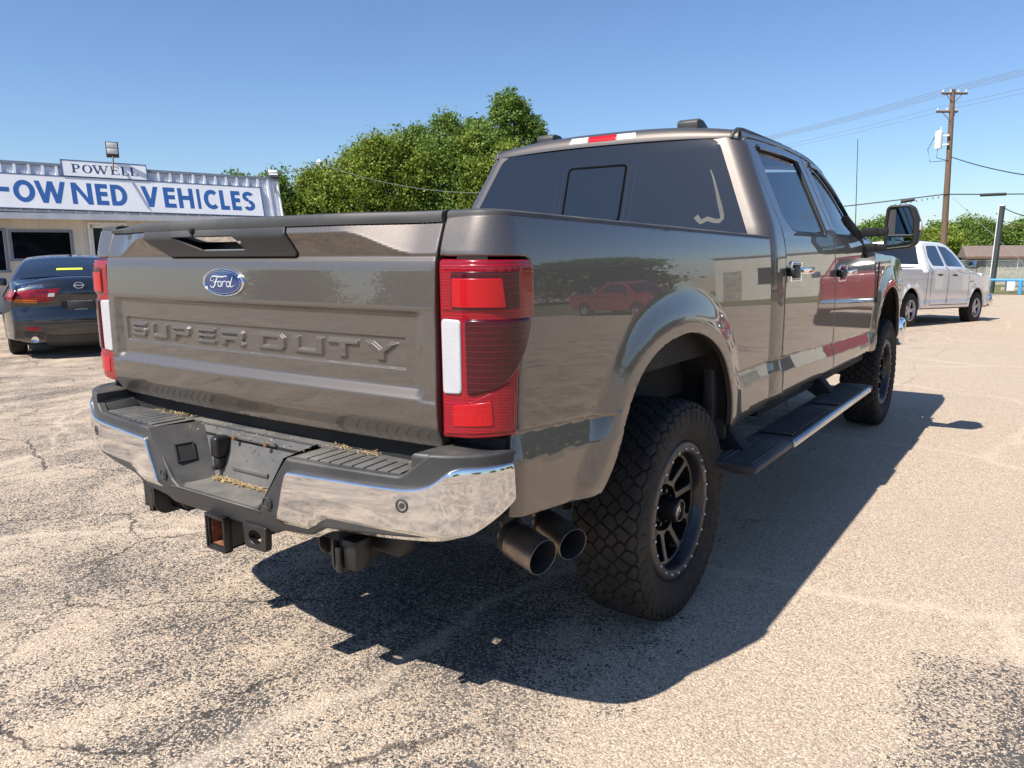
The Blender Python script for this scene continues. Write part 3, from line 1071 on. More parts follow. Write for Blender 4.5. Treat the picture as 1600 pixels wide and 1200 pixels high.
# top spoiler strip
rows = []
xs = np.linspace(-.811, .811, 70)
prof = [(.0045, -0.003), (.006, .004), (.0065, .018), (.002, .026), (-.02, .030), (-.07, .030), (-.07, 0)]
for x in xs:
    f0 = float(tail_F(np.array([x]), np.array([1.4875]))[0])
    dz = -.012 * sstep(.55, .81, np.array(-x)) - .002 * (abs(x) / .81) ** 2
    for d, z in prof:
        zz = 1.489 + z + (dz * (z / .03))
        rows.append((x, -(f0 + d), float(zz)))
n = len(prof); fcs = [(i * n + j, i * n + j + n, i * n + j + n + 1, i * n + j + 1) for i in range(len(xs) - 1) for j in range(n - 1)]
fcs += [tuple(range(n)), tuple((len(xs) - 1) * n + k for k in range(n))[::-1]]
mesh_obj("top_moulding", rows, fcs, M['rail'], tg, True, None, 40)
b = MB(); b.box(-.80, .80, .045, .09, .90, 1.48); b.build("inner_panel", M['dark'], tg)

# oval badge
BXC, BZC, BA, BB = -.060, 1.3215, .1085, .0455
by = -float(tail_F(np.array([BXC]), np.array([BZC]))[0])
bt = .013
def oval(a, bb, n=64):
    return [(BXC + a * math.cos(2 * math.pi * k / n), BZC + bb * math.sin(2 * math.pi * k / n)) for k in range(n)]
def lift_F(c):
    return lambda x, z: tail_F(x, z) * 0 - by + c + 0 * x
badge = panel("badge", oval(BA, BB), lambda x, z: lift_F(.009)(x, z), tail_map, M['bright'], tg, h=.02, bev=.007, flange=.009, holes=[oval(BA * .90, BB * .86)])
panel("badge_field", oval(BA * .905, BB * .865), lambda x, z: lift_F(.006)(x, z) + .002 * (1 - ((x - BXC) / BA) ** 2 - ((z - BZC) / BB) ** 2), tail_map, M['badge_blue'], tg, h=.01, bev=.001, flange=.001)
panel("badge_ring", oval(BA * .865, BB * .80), lambda x, z: lift_F(.0078)(x, z), tail_map, M['bright'], tg, h=.02, bev=.0005, flange=.0005, holes=[oval(BA * .845, BB * .765)])
def script_strokes():
    """flowing word on the badge: list of centre lines with widths, in a -1..1 by -1..1 oval"""
    S_ = []
    S_.append(([(-.62, .38), (-.48, .55), (-.2, .52), (.05, .50), (.22, .56), (.32, .50)], [.02, .06, .07, .06, .05, .015]))         # top of F
    S_.append(([(-.22, .50), (-.30, .25), (-.36, 0), (-.42, -.28), (-.52, -.48), (-.66, -.42), (-.68, -.25)], [.03, .075, .085, .08, .06, .04, .015]))
    S_.append(([(-.62, .36), (-.66, .18), (-.55, .12), (-.46, .20)], [.03, .04, .03, .015]))
    S_.append(([(-.50, -.02), (-.36, .04), (-.22, .06)], [.02, .05, .02]))
    o = [(-.13 + .10 * math.cos(t), -.16 + .24 * math.sin(t)) for t in np.linspace(.3, 2 * math.pi + .3, 14)]
    S_.append((o, [.05] * 14))
    S_.append(([(.06, .10), (.03, -.15), (-.01, -.40)], [.04, .055, .03]))
    S_.append(([(.04, -.05), (.11, .08), (.20, .10), (.22, .02)], [.02, .04, .05, .03]))
    o = [(.36 + .10 * math.cos(t), -.16 + .24 * math.sin(t)) for t in np.linspace(.3, 2 * math.pi + .3, 14)]
    S_.append((o, [.05] * 14))
    S_.append(([(.62, .52), (.56, .2), (.50, -.12), (.48, -.36), (.58, -.38), (.66, -.28)], [.03, .06, .06, .05, .035, .015]))
    return S_
polys = []
for pts, w in script_strokes():
    P = [np.array(p) for p in pts]
    W = w
    sp = smooth_poly([(p[0], p[1], ww) for p, ww in zip(P, W)], .05)
    sp = np.array(sp)
    for i in range(len(sp) - 1):
        a, c = sp[i, :2] * [1, .9], sp[i + 1, :2] * [1, .9]
        d = c - a; L = np.linalg.norm(d)
        if L < 1e-6: continue
        d /= L; nn = np.array([-d[1] * .5, d[0] * 1.15])
        e = d * .012
        polys.append([tuple(a - e + nn * sp[i, 2] * .7), tuple(a - e - nn * sp[i, 2] * .7), tuple(c + e - nn * sp[i + 1, 2] * .7), tuple(c + e + nn * sp[i + 1, 2] * .7)])
union_sheet("badge_script", polys, lambda u, v, l: (BXC + u * BA * .84, by - .0092 - l, BZC + v * BB * .84), M['script'], tg, 0.0, .001)

# --- rear bumper
def plan_curve(pts):
    sp = np.array(smooth_poly(pts, .01))
    seg = np.linalg.norm(np.diff(sp, axis=0), axis=1)
    s = np.concatenate([[0], np.cumsum(seg)])
    t = np.gradient(sp, s, axis=0)
    t /= np.linalg.norm(t, axis=1)[:, None]
    def f(u, z, d):
        u = np.asarray(u, float); sg = np.sign(u); sg[sg == 0] = 1; au = np.abs(u)
        x = np.interp(au, s, sp[:, 0]); y = np.interp(au, s, sp[:, 1])
        tx = np.interp(au, s, t[:, 0]); ty = np.interp(au, s, t[:, 1])
        nx, ny = ty, -tx
        d = np.asarray(d, float) + 0 * u
        return np.stack([sg * (x + nx * d), y + ny * d, np.asarray(z, float) + 0 * u], 1)
    return f, s[-1]
bum, SE = plan_curve([(0, -.172), (.15, -.171), (.30, -.166), (.50, -.152), (.70, -.130), (.82, -.106), (.895, -.078), (.950, -.036), (.985, .015), (1.0, .070), (1.003, .12)])
SEc = SE - .055
bmp = panel("rear_bumper", round_poly([(-SE, .790), (-.96, .712), (-.88, .680), (-.5, .650), (-.43, .612), (-.30, .600), (-.27, .583), (0, .585), (.27, .583), (.30, .600), (.43, .612), (.5, .650), (.88, .680), (.96, .712), (SE, .790), (SE, .902),
    (.850, .902), (.812, .872), (.765, .836), (.356, .834), (.332, .805), (.232, .676), (.195, .657), (-.195, .657), (-.232, .676), (-.332, .805), (-.356, .834), (-.765, .836), (-.812, .872), (-.850, .902), (-SE, .902)], .01),
    lambda s, z: -.005 - .35 * np.maximum(.655 - z, 0) * (np.abs(s) < 9), bum, M['plastic'], truck, h=.025, bev=.008, flange=.02)
def chrome_F(s, z):
    a = np.abs(s)
    zc = .655 + .040 * sstep(.42, .52, a)
    t = np.maximum(zc - z, 0)
    return .006 - .85 * t * sstep(0, .010, t) - .25 * np.maximum(z - .85, 0) + .004 * np.sin(np.clip((z - .69) / .14, 0, 1) * math.pi)
chr_out = round_poly([(.292, .598), (.325, .590), (.425, .592), (.475, .620), (.52, .630), (.70, .645), (.88, .664), (.965, .694), (SEc, .772), (SEc, .872), (.935, .872), (.900, .860), (.870, .832), (.830, .814), (.790, .808), (.372, .800), (.362, .790)], [.012, .02, .03, .03, .03, 0, .04, .03, .012, .012, .04, .04, .04, .04, .03, .012, .01])
ch = panel("chrome_face", chr_out, chrome_F, bum, M['chrome'], bmp, h=.02, bev=.006, flange=.012)
mirror_x(ch, "chrome_face.001")
# sensors
for sx, zz, off in ((.778, .764, .009), (.272, .689, .0)):
    for sg in (1, -1):
        p = bum(np.array([sg * sx]), np.array([zz]), np.array([off - .004]))[0]
        q = bum(np.array([sg * sx]), np.array([zz]), np.array([off + .02]))[0]
        nv = Vector(q - p).normalized()
        b = MB()
        b.lathe([(.007, .0001), (.007, .008), (.0045, .0085), (.0045, .0125), (.0075, .0135), (.006, .019), (-.004, .020)], 24, 'z')
        o = b.build("parking_sensor", M['plastic'], bmp)
        o.rotation_mode = 'QUATERNION'; o.rotation_quaternion = nv.to_track_quat('Z', 'Y'); o.location = p
# step pads with ribs
for sg in (1, -1):
    vs, fs = [], []
    S0_, S1_ = .356, .785
    us = np.linspace(S0_, S1_, 24)
    for u in us:
        a = bum(np.array([u * sg]), np.array([.8335]), np.array([-.012]))[0]
        vs += [tuple(a), (a[0] * .98, .02, .8335), (a[0] * .98, .06, .826)]
    for i in range(len(us) - 1):
        for j in range(2):
            k = i * 3 + j
            fs.append((k, k + 3, k + 4, k + 1) if sg > 0 else (k, k + 1, k + 4, k + 3))
    pad = mesh_obj("step_pad", vs, fs, M['pad'], bmp, True, None, 30)
    nr = 9
    for k in range(nr):
        u0 = .385 + (k) * .0415; u1 = u0 + .0345
        a = bum(np.array([u0 * sg]), np.array([.834]), np.array([-.030]))[0]; c = bum(np.array([u1 * sg]), np.array([.834]), np.array([-.030]))[0]
        b = MB()
        b.prism([(a[0], a[1]), (c[0], c[1]), (c[0] * .985, -.008), (a[0] * .985, -.008)], 'z', .828, .8385, .002)
        b.build("step_rib", M['pad'], bmp)
# end horns
for sg in (1, -1):
    us = np.linspace(.80, SE, 16)
    pl = [tuple(bum(np.array([u]), np.array([0]), np.array([-.008]))[0][:2]) for u in us]
    poly = pl + [(.90, .12), (.83, .12), (.80, .03)]
    vs, fs = [], []
    def ringz(z, shrink, drop):
        c = np.array([.91, .02])
        return [(sg * (c[0] + (p[0] - c[0]) * shrink), c[1] + (p[1] - c[1]) * shrink, z - (drop if i in (0, len(poly) - 1, len(poly) - 2) else 0)) for i, p in enumerate(poly)]
    rings = [ringz(.80, 1, 0), ringz(.888, 1, 0), ringz(.897, .985, 0), ringz(.901, .94, 0)]
    n = len(poly)
    for r in rings: vs += r
    for a in range(len(rings) - 1):
        for i in range(n):
            q = (a * n + i, a * n + (i + 1) % n, (a + 1) * n + (i + 1) % n, (a + 1) * n + i)
            fs.append(q if sg > 0 else q[::-1])
    top = tuple((len(rings) - 1) * n + i for i in range(n))
    fs.append(top if sg > 0 else top[::-1])
    mesh_obj("end_cap", vs, fs, M['plastic'], bmp, True, None, 40)
    # slope between step and end cap
    b = MB(); b.prism([(sg * .762, .834), (sg * .80, .872), (sg * .83, .898), (sg * .86, .86), (sg * .80, .82)], 'y', -.080, .06, .004)
    b.build("end_ramp", M['plastic'], bmp)
# licence recess
def quadgrid(name, a, b_, c, d, mat, parent, n=8, m=8):
    a, b_, c, d = map(np.array, (a, b_, c, d))
    def f(u, v):
        u = u[:, None]; v = v[:, None]
        return (1 - u) * (1 - v) * a + u * (1 - v) * b_ + u * v * c + (1 - u) * v * d
    return grid_surf(name, f, np.linspace(0, 1, n), np.linspace(0, 1, m), mat, parent)
quadgrid("recess_floor", (-.235, -.168, .656), (.235, -.168, .656), (.172, -.040, .664), (-.172, -.040, .664), M['pad'], bmp)
for sg in (1, -1):
    quadgrid("recess_wall", (sg * .226, -.166, .656), (sg * .352, -.160, .835), (sg * .300, .015, .834), (sg * .168, -.042, .662), M['plastic'], bmp)
quadgrid("licence_panel", (-.172, -.041, .662), (.172, -.041, .662), (.304, .014, .834), (-.304, .014, .834), M['pad'], bmp)
b = MB(); b.box(-.36, .36, .008, .055, .824, .836, .003); b.build("recess_ledge", M['pad'], bmp)
b = MB(); b.box(-.085, .10, -.034, -.012, .70, .715, .003, mat=None); b.box(-.10, .115, -.010, .0, .80, .812, .003); b.build("plate_bracket", M['pad'], bmp)
for x in (-.083, .083):
    b = MB(); b.lathe([(-.036, .0001), (-.036, .007), (-.030, .008), (-.028, .004), (0, .004)], 6, 'y', (x, .012, .806)); b.build("licence_bolt", M['rust'], bmp)
b = MB(); b.box(-.168, -.128, -.058, .0, .735, .808, .012, 3); b.box(-.165, -.131, -.052, -.01, .698, .738, .010, 3); b.lathe([(-.062, .0001), (-.062, .008), (-.03, .010)], 12, 'y', (-.148, 0, .702)); b.build("trailer_socket", M['frame_metal'], bmp)
b = MB()
fr = Matrix.Translation((-.259, -.089, .747)) @ Matrix.Rotation(R_(-16.5), 4, 'Z') @ Matrix.Rotation(R_(-35.5), 4, 'Y')
for args in ((-.004, .006, -.032, -.026, -.034, .034), (-.004, .006, .026, .032, -.034, .034), (-.004, .006, -.032, .032, -.034, -.028), (-.004, .006, -.032, .032, .028, .034)):
    b.box(*args, .002, mat=fr)
b.build("lamp_bezel", M['seal'], bmp)
b = MB(); b.box(-.001, .0025, -.027, .027, -.029, .029, mat=fr); b.build("lamp_recess", M['dark'], bmp)
b = MB(); b.box(-.79, .79, .04, .30, .72, .90); b.box(-.30, .30, .0, .06, .60, .80); b.box(-.5, .5, -.10, .05, .60, .64); b.build("crossmember", M['dark'], truck)

# straw caught on the bumper
b = MB()
def straw(n, fn, L=.018):
    for _ in range(n):
        c = Vector(fn()); a = rng.uniform(0, math.pi); l = L * rng.uniform(.4, 1.2)
        d = Vector((math.cos(a) * l, math.sin(a) * l * .7, rng.uniform(-.2, .3) * l)); w = Vector((-d.y, d.x, 0)).normalized() * .0012
        b.quad(c - d - w, c + d - w, c + d + w, c - d + w)
straw(230, lambda: (-.16 + abs(rng.normal(0, .5)) * .32, -.052 + rng.normal(0, .006), .666 + abs(rng.normal(0, .004))))
straw(60, lambda: (.36 + rng.uniform(0, .2), .01 + rng.normal(0, .01), .8415), .012)
straw(60, lambda: (-.62 + rng.uniform(0, .25), .02 + rng.normal(0, .008), .8405), .012)
straw(60, lambda: (rng.uniform(-.3, .7), rng.uniform(-.1, .02), .8405), .006)
so = b.build("straw_litter", M['straw'], None)
tag(so, "dry straw chaff lying in the bumper step and licence recess", "straw", kind="stuff")

# --- hitch and frame parts
b = MB(); b.box(-.62, .62, .02, .10, .535, .600, .006); b.build("hitch_crossbar", M['frame_metal'], truck)
b = MB()
for a in ((-.044, -.036, -.165, .08, .485, .592), (.036, .044, -.165, .08, .485, .592), (-.044, .044, -.165, .08, .485, .495), (-.044, .044, -.165, .08, .582, .592)):
    b.box(*a, .003)
for a in ((-.051, .051, -.170, -.140, .588, .598), (-.051, .051, -.170, -.140, .479, .489), (-.051, -.042, -.170, -.140, .479, .598), (.042, .051, -.170, -.140, .479, .598)):
    b.box(*a, .004)
hr = b.build("hitch_receiver", M['frame_metal'], truck)
b = MB(); b.box(-.0355, .0355, -.155, .06, .4955, .4975); b.box(.0335, .0355, -.155, .06, .496, .580); b.box(-.0355, -.0335, -.155, .06, .496, .580); b.build("receiver_bore", M['rust'], hr)
b = MB(); b.box(-.04, .04, .04, .05, .49, .59); b.build("bore_end", M['dark'], hr)
for sg in (1, -1):
    if sg > 0:
        hole = [(sg * .185 + .030 * math.cos(t), .560 + .022 * math.sin(t)) for t in np.linspace(0, 2 * math.pi, 20, endpoint=False)]
        panel("chain_loop", round_poly([(sg * .185 - .05, .520), (sg * .185 + .05, .520), (sg * .185 + .058, .60), (sg * .185 - .058, .60)], .012), lambda x, z: .155 + 0 * x, tail_map, M['frame_metal'], truck, h=.015, bev=.003, flange=.02, holes=[hole])
        b = MB(); b.box(sg * .185 - .05, sg * .185 + .05, -.13, .05, .588, .600, .003); b.build("chain_bracket", M['frame_metal'], truck)
    for xx, y0, y1, z0 in ((.365, -.06, .16, .505), (.470, -.10, .20, .482)):
        b = MB(); b.prism(round_poly([(y0, .61), (y0, z0 + .03), (y0 + .03, z0), (y1 - .08, z0), (y1, .60)], .02), 'x', sg * xx - .005, sg * xx + .005, .001)
        b.build("hanger_plate", M['frame_metal'], truck)
    b = MB(); b.box(sg * .365, sg * .47, -.03, .10, .505, .60, .006); b.build("hanger_box", M['frame_metal'], truck)
    b = MB(); b.box(sg * .48, sg * .50, -.10, -.085, .50, .575, .003); b.box(sg * .48, sg * .55, -.085, -.02, .51, .60, .006); b.build("tow_bracket", M['frame_metal'], truck)
b = MB(); b.box(.10, .16, -.14, .02, .60, .63); b.build("cable_clip", M['frame_metal'], truck)

# chassis, axles
b = MB()
for sg in (1, -1):
    b.box(sg * .42, sg * .50, .10, 5.9, .56, .72, .01)
b.box(-.95, .95, 2.2, 4.6, .60, .66)
b.box(-.93, .93, 2.25, 4.6, .66, .80)
b.box(-.45, .45, 4.4, 5.8, .50, .70)
b.build("chassis_frame", M['dark'], truck)
b = MB(); b.tube([(-.75, WY, .43), (-.12, WY, .43)], .055, 14); b.tube([(.12, WY, .43), (.75, WY, .43)], .055, 14)
b.lathe([(-.17, .05), (-.12, .12), (-.05, .16), (.05, .165), (.12, .12), (.17, .05)], 20, 'y', (0, WY, .43)); b.build("rear_axle", M['frame_metal'], truck)
b = MB(); b.tube([(-.75, WY + WB, .43), (.75, WY + WB, .43)], .05, 14); b.build("front_axle", M['frame_metal'], truck)
for sg in (1, -1):
    b = MB(); b.tube([(sg * .60, .95, .42), (sg * .60, 1.05, .95)], .035, 12); b.build("shock_absorber", M['frame_metal'], truck)
    b = MB(); b.box(sg * .50, sg * .56, .55, 1.80, .50, .53, .004); b.build("leaf_spring", M['frame_metal'], truck)
# wheel-well liners
def liner(arch, y0, name):
    P = np.array(arch); c = np.array([y0, .62])
    rows = []
    xs_ = [.985, .90, .75, .58, .45]
    for x in xs_:
        for p in P:
            q = c + (p - c) * 1.045
            rows.append((x, q[0], q[1]))
    k = len(xs_)
    for p in P:
        rows.append((.45, c[0] + (p[0] - c[0]) * .2, .5))
    n = len(P); fcs = [(i * n + j, i * n + j + 1, (i + 1) * n + j + 1, (i + 1) * n + j) for i in range(k) for j in range(n - 1)]
    o = mesh_obj(name, rows, fcs, M['liner'], truck, True, None, 40)
    mirror_x(o, name + ".001")
liner(ARCH, WY, "wheel_well_liner"); liner(ARCH_F, WY + WB, "wheel_well_liner.002")
# mud flap and splash pieces in front of the rear arch
b = MB(); b.box(.70, .985, 1.655, 1.675, .60, 1.0, .006); b.box(.90, .95, 1.60, 1.66, .62, 1.0, .01); b.build("splash_guard", M['plastic'], truck)

# --- exhaust tips
def tip(end, back, r, L):
    d = Vector(back).normalized()
    b = MB()
    prof = [(0.0, r * .965), (0.0, r), (.008, r * 1.0), (L * .5, r * 1.0), (L * .72, r * .99), (L * .80, r * .80), (L, r * .62)]
    b.lathe(prof, 40, 'z')
    o = b.build("exhaust_tip", M['exhaust'], truck)
    o.rotation_mode = 'QUATERNION'; o.rotation_quaternion = d.to_track_quat('Z', 'Y'); o.location = end
    b = MB(); b.lathe([(.0005, r * .965), (.15, r * .93), (.16, .0001)], 32, 'z'); q = b.build("tip_bore", M['soot'], o)
    b = MB(); b.lathe([(.0, r * .96), (-.0015, r * .98), (.0, r * 1.004), (.004, r * 1.004)], 40, 'z'); b.build("tip_rim", M['exhaust'], o)
    return o
tip((.905, .345, .492), (-.96, .20, .17), .058, .17)
tip((.918, .500, .486), (-.92, .35, .16), .054, .18)
b = MB(); b.tube([(.74, .42, .522), (.66, .50, .55), (.62, .70, .60), (.62, .95, .72), (.60, 1.3, .74)], .038, 12); b.tube([(.76, .585, .516), (.68, .62, .55), (.62, .72, .60)], .036, 12)
b.build("tail_pipe", M['exhaust'], truck)

# --- wheels
def tyre_mesh(R, hw, NA=900):
    # across profile: (w along the arc, x, r)
    pr = smooth_poly([(-.118, .268), (-.138, .285), (-.154, .325), (-.156, .365), (-.148, .398), (-.132, .4185), (-.10, .4245), (-.05, .4265), (0, .427), (.05, .4265), (.10, .4245), (.132, .4185), (.148, .398), (.156, .365), (.154, .325), (.138, .285), (.118, .268)], .0030)
    pr = np.array(pr); pr[:, 0] *= .88
    seg = np.concatenate([[0], np.cumsum(np.linalg.norm(np.diff(pr, axis=0), axis=1))])
    mid = seg[np.argmin(np.abs(pr[:, 0]) + (pr[:, 1] < .42) * 9)]
    w = seg - mid
    tn = np.gradient(pr, seg, axis=0); tn /= np.linalg.norm(tn, axis=1)[:, None]
    nr = np.stack([-tn[:, 1], tn[:, 0]], 1)
    npitch = 46
    pl = 2 * math.pi * R / npitch
    seeds = []
    rows = [(-.160, .0), (-.114, .5), (-.076, .02), (-.038, .48), (.0, .0), (.038, .5), (.076, .02), (.114, .5), (.160, 0)]
    rj = np.random.RandomState(3)
    for (ww, off) in rows:
        for k in (0, 1):
            seeds.append((off + k + (.16 if (k % 2) else -.06), ww + (.007 if k % 2 else -.007)))
    seeds = np.array(seeds)
    th = np.linspace(0, 2 * math.pi, NA, endpoint=False)
    ph = (th / (2 * math.pi) * npitch) % 2.0
    TH, W = np.meshgrid(ph, w, indexing='ij')
    P = np.stack([TH.ravel() * pl, W.ravel()], 1)
    d1 = np.full(len(P), 9.); d2 = np.full(len(P), 9.)
    for s in seeds:
        for wrap in (-2, 0, 2):
            dd = np.hypot((P[:, 0] - (s[0] + wrap) * pl), (P[:, 1] - s[1]) * 1.05)
            nd1 = np.minimum(d1, dd); d2 = np.minimum(d2, np.maximum(d1, dd)); d1 = nd1
    g = d2 - d1
    blk = sstep(.0036, .0068, g)
    aw = np.abs(P[:, 1])
    tread = 1 - sstep(.140, .150, aw)
    depth = .0085
    h = (blk - 1) * depth * tread
    # sidewall biters
    side = sstep(.152, .156, aw) * (1 - sstep(.190, .195, aw))
    per = (TH.ravel() % 1.0)
    bit = np.where((per > .12) & (per < .62), .0032, 0.0) * side
    side2 = sstep(.232, .235, aw) * (1 - sstep(.239, .242, aw))
    h = h + bit + side2 * .0012
    H = h.reshape(TH.shape)
    X = pr[None, :, 0] + nr[None, :, 0] * H
    Rr = pr[None, :, 1] + nr[None, :, 1] * H
    V = np.stack([X, Rr * np.cos(th)[:, None], Rr * np.sin(th)[:, None]], 2).reshape(-1, 3)
    nw = len(w)
    i = np.arange(NA)[:, None]; j = np.arange(nw - 1)[None, :]
    a = i * nw + j; b_ = ((i + 1) % NA) * nw + j
    F = np.stack([a, a + 1, b_ + 1, b_], 2).reshape(-1, 4)
    me = bpy.data.meshes.new("tyre")
    me.from_pydata(V.tolist(), [], F.tolist())
    me.materials.append(M['rubber'])
    me.polygons.foreach_set("use_smooth", [True] * len(me.polygons))
    me.set_sharp_from_angle(angle=R_(28))
    return me
def make_wheel():
    w = empty("wheel")
    t = bpy.data.objects.new("tyre", tyre_mesh(TR, .155)); link(t, w)
    b = MB(); b.lathe([(.118, .272), (.128, .268), (.133, .262), (.135, .252), (.134, .232), (.130, .228), (.120, .226)], 72, 'x'); b.build("rim_ring", M['bronze'], w)
    b = MB(); b.lathe([(.126, .229), (.118, .222), (.08, .214), (.03, .208), (-.05, .205), (-.11, .225), (-.118, .262)], 64, 'x'); b.build("rim_barrel", M['wheel_black'], w)
    b = MB()
    for k in range(24):
        a = 2 * math.pi * k / 24
        b.lathe([(.1415, .0001), (.1415, .0048), (.139, .006), (.133, .006)], 8, 'x', (0, .243 * math.cos(a), .243 * math.sin(a)))
    tag(b.build("ring_bolts", M['alloy'], w), kind="stuff")
    def disc_F(y, z):
        r = np.hypot(y, z)
        return np.interp(r, [0, .085, .10, .13, .17, .205, .22], [.062, .062, .064, .070, .080, .090, .094])
    circ = lambda r, n: [(r * math.cos(2 * math.pi * k / n), r * math.sin(2 * math.pi * k / n)) for k in range(n)]
    holes = []
    for k in range(10):
        a = 2 * math.pi * (k + .5) / 10
        poly = [(.108, -.020), (.108, .020), (.198, .050), (.206, 0), (.198, -.050)]
        if k % 2: poly = [(.108, -.020), (.108, .020), (.198, .050), (.206, 0), (.198, -.050)]
        holes.append([(r * math.cos(a) - t_ * math.sin(a), r * math.sin(a) + t_ * math.cos(a)) for r, t_ in round_poly(poly, .016)])
    holes.append(circ(.088, 40))
    panel("spoke_disc", circ(.2175, 72), disc_F, lambda y, z, d: np.stack([d, y, z], 1), M['wheel_black'], w, h=.016, bev=.005, flange=.03, holes=holes)
    b = MB(); b.lathe([(.072, .0885), (.045, .084), (.040, .045), (.040, .0001)], 40, 'x')
    b.lathe([(.02, .150), (-.02, .150), (-.02, .0001)], 30, 'x')
    b.build("hub_pocket", M['wheel_black'], w)
    b = MB()
    for k in range(8):
        a = 2 * math.pi * (k + .3) / 8
        b.lathe([(.062, .0001), (.062, .007), (.058, .009), (.04, .0095)], 8, 'x', (0, .066 * math.cos(a), .066 * math.sin(a)))
    tag(b.build("lug_nuts", M['wheel_black'], w), kind="stuff")
    b = MB(); b.lathe([(.04, .050), (.118, .047), (.128, .044), (.130, .036), (.122, .034), (.120, .0001)], 40, 'x'); b.build("hub_cap", M['wheel_black'], w)
    b = MB(); b.lathe([(.1285, .0445), (.1315, .042), (.1315, .038), (.129, .036)], 40, 'x'); b.build("cap_ring", M['bronze'], w)
    zz = [(-.022, -.014), (-.014, -.014), (-.007, .006), (.001, -.010), (.008, .006), (.014, -.014), (.022, -.014), (.012, .016), (.004, .016), (.0, .004), (-.005, .016), (-.012, .016)]
    b = MB(); b.prism([(y, z) for y, z in zz], 'x', .1205, .1225); b.build("cap_emblem", M['alloy'], w)
    b = MB(); b.lathe([(-.06, .0001), (-.06, .13), (-.05, .15), (-.03, .15), (-.03, .0001)], 30, 'x'); b.build("brake_rotor", M['frame_metal'], w)
    for ch in [o for o in bpy.data.objects if o.parent is w and o.name.split('.')[0] != 'tyre']:
        ch.location.x = -.016
    return w
wh = make_wheel()
wh.parent = truck; wh.location = (.884, WY, TR - .004); wh.rotation_euler = (R_(11), 0, 0)
for (x, y, flip, an) in ((.884, WY + WB, 0, 40), (-.884, WY, 1, 0), (-.884, WY + WB, 1, 20)):
    c = copy_tree(wh, truck); c.location = (x, y, TR - .004); c.rotation_euler = (R_(an), 0, math.pi if flip else 0)

# --- running boards
def board(sg):
    root = empty("running_board"); root.parent = truck
    X = lambda a: sg * a
    def zz(y): return .552 + .008 * (y - 2) * .3
    # body of the board
    for (y0, y1, nm) in ((1.47, 2.00, "board_end"), (2.00, 3.66, "board_body"), (3.66, 3.76, "board_end")):
        b = MB()
        b.prism([(X(.985), .552), (X(1.165), .552), (X(1.182), .545), (X(1.186), .528), (X(1.172), .514), (X(1.10), .512), (X(.99), .534)], 'y', y0 + .001, y1 - .001, .004)
        b.build(nm, M['plastic'], root)
    b = MB(); b.prism([(X(1.176), .552), (X(1.190), .546), (X(1.194), .526), (X(1.182), .514), (X(1.176), .516)], 'y', 2.0, 3.665, .002); b.build("bright_trim", M['alu'], root)
    for xx in (1.01, 1.035, 1.13, 1.152):
        b = MB(); b.box(X(xx) - .0045, X(xx) + .0045, 1.50, 1.97, .550, .5565, .002); b.build("tread_strip", M['plastic'], root)
    for (a, c) in ((2.07, 2.78), (2.93, 3.60)):
        n = int((c - a) / .0385)
        b = MB(); b.box(min(X(1.0), X(1.16)), max(X(1.0), X(1.16)), a, c, .5515, .5525); b.build("tread_well", M['seal'], root)
        for k in range(n):
            y = a + (k + .5) * (c - a) / n
            b = MB(); b.box(min(X(1.005), X(1.158)), max(X(1.005), X(1.158)), y - .0085, y + .0085, .552, .5640, .003, 1)
            b.build("tread_bar", M['plastic'], root)
    for y in (1.75, 3.3):
        b = MB(); b.prism([(X(.86), .68), (X(.97), .66), (X(1.10), .50), (X(.99), .52), (X(.86), .60)], 'y', y - .05, y + .05, .004); b.build("board_bracket", M['dark'], root)
    return root
board(1); board(-1)
# ------------------------------------------------------------------ cab of the grey pickup
def side_X(y, z):
    """stand-out from x = 1.0 for the whole flank, belt and leaning window frame included"""
    y = np.asarray(y, float); z = np.asarray(z, float)
    lo = side_low(y, np.minimum(z, 1.47))
    lean = -.46 * (z - 1.462) - .012 - .055 * np.maximum(z - 1.90, 0) ** 2 * 40 * .1
    plan = -.085 * (np.maximum(y - 3.5, 0) / 1.0) ** 2 * sstep(1.40, 1.60, z)
    plan2 = -.05 * (np.maximum(y - 5.2, 0) / .9) ** 2
    up = lean + plan
    k = .022
    h = np.clip(.5 + .5 * (up - lo) / k, 0, 1)
    d = up * (1 - h) + lo * h - k * h * (1 - h)
    d = np.where(z < 1.38, lo, d)
    corner = -.018 * np.clip((2.42 - y) / .17, 0, 1.6) ** 2
    return d + plan2 + corner
def side_map(y, z, d):
    y = np.asarray(y, float)
    return np.stack([1.0 + np.asarray(d, float) + 0 * y, y, np.asarray(z, float) + 0 * y], 1)
CABTOP = smooth_poly([(2.40, 1.992), (2.9, 1.998), (3.35, 1.985), (3.75, 1.925), (4.05, 1.80), (4.30, 1.62), (4.52, 1.45)], .05)
def cabtop(y):
    a = np.array(CABTOP); return np.interp(y, a[:, 0], a[:, 1])
WIN_R = round_poly([(2.535, 1.935), (3.245, 1.925), (3.235, 1.487), (2.62, 1.492), (2.50, 1.56)], [.03, .03, .015, .10, .05])
WIN_F = round_poly([(3.475, 1.487), (3.485, 1.925), (3.60, 1.922), (3.80, 1.865), (4.02, 1.755), (4.20, 1.62), (4.26, 1.50), (4.22, 1.42), (4.08, 1.470), (3.95, 1.485)], [.015, .03, .05, .05, .05, .03, .02, .02, .03, .03])
def both(o, **k):
    c = o.copy(); c.scale.x = -1; COL.objects.link(c)
    return c
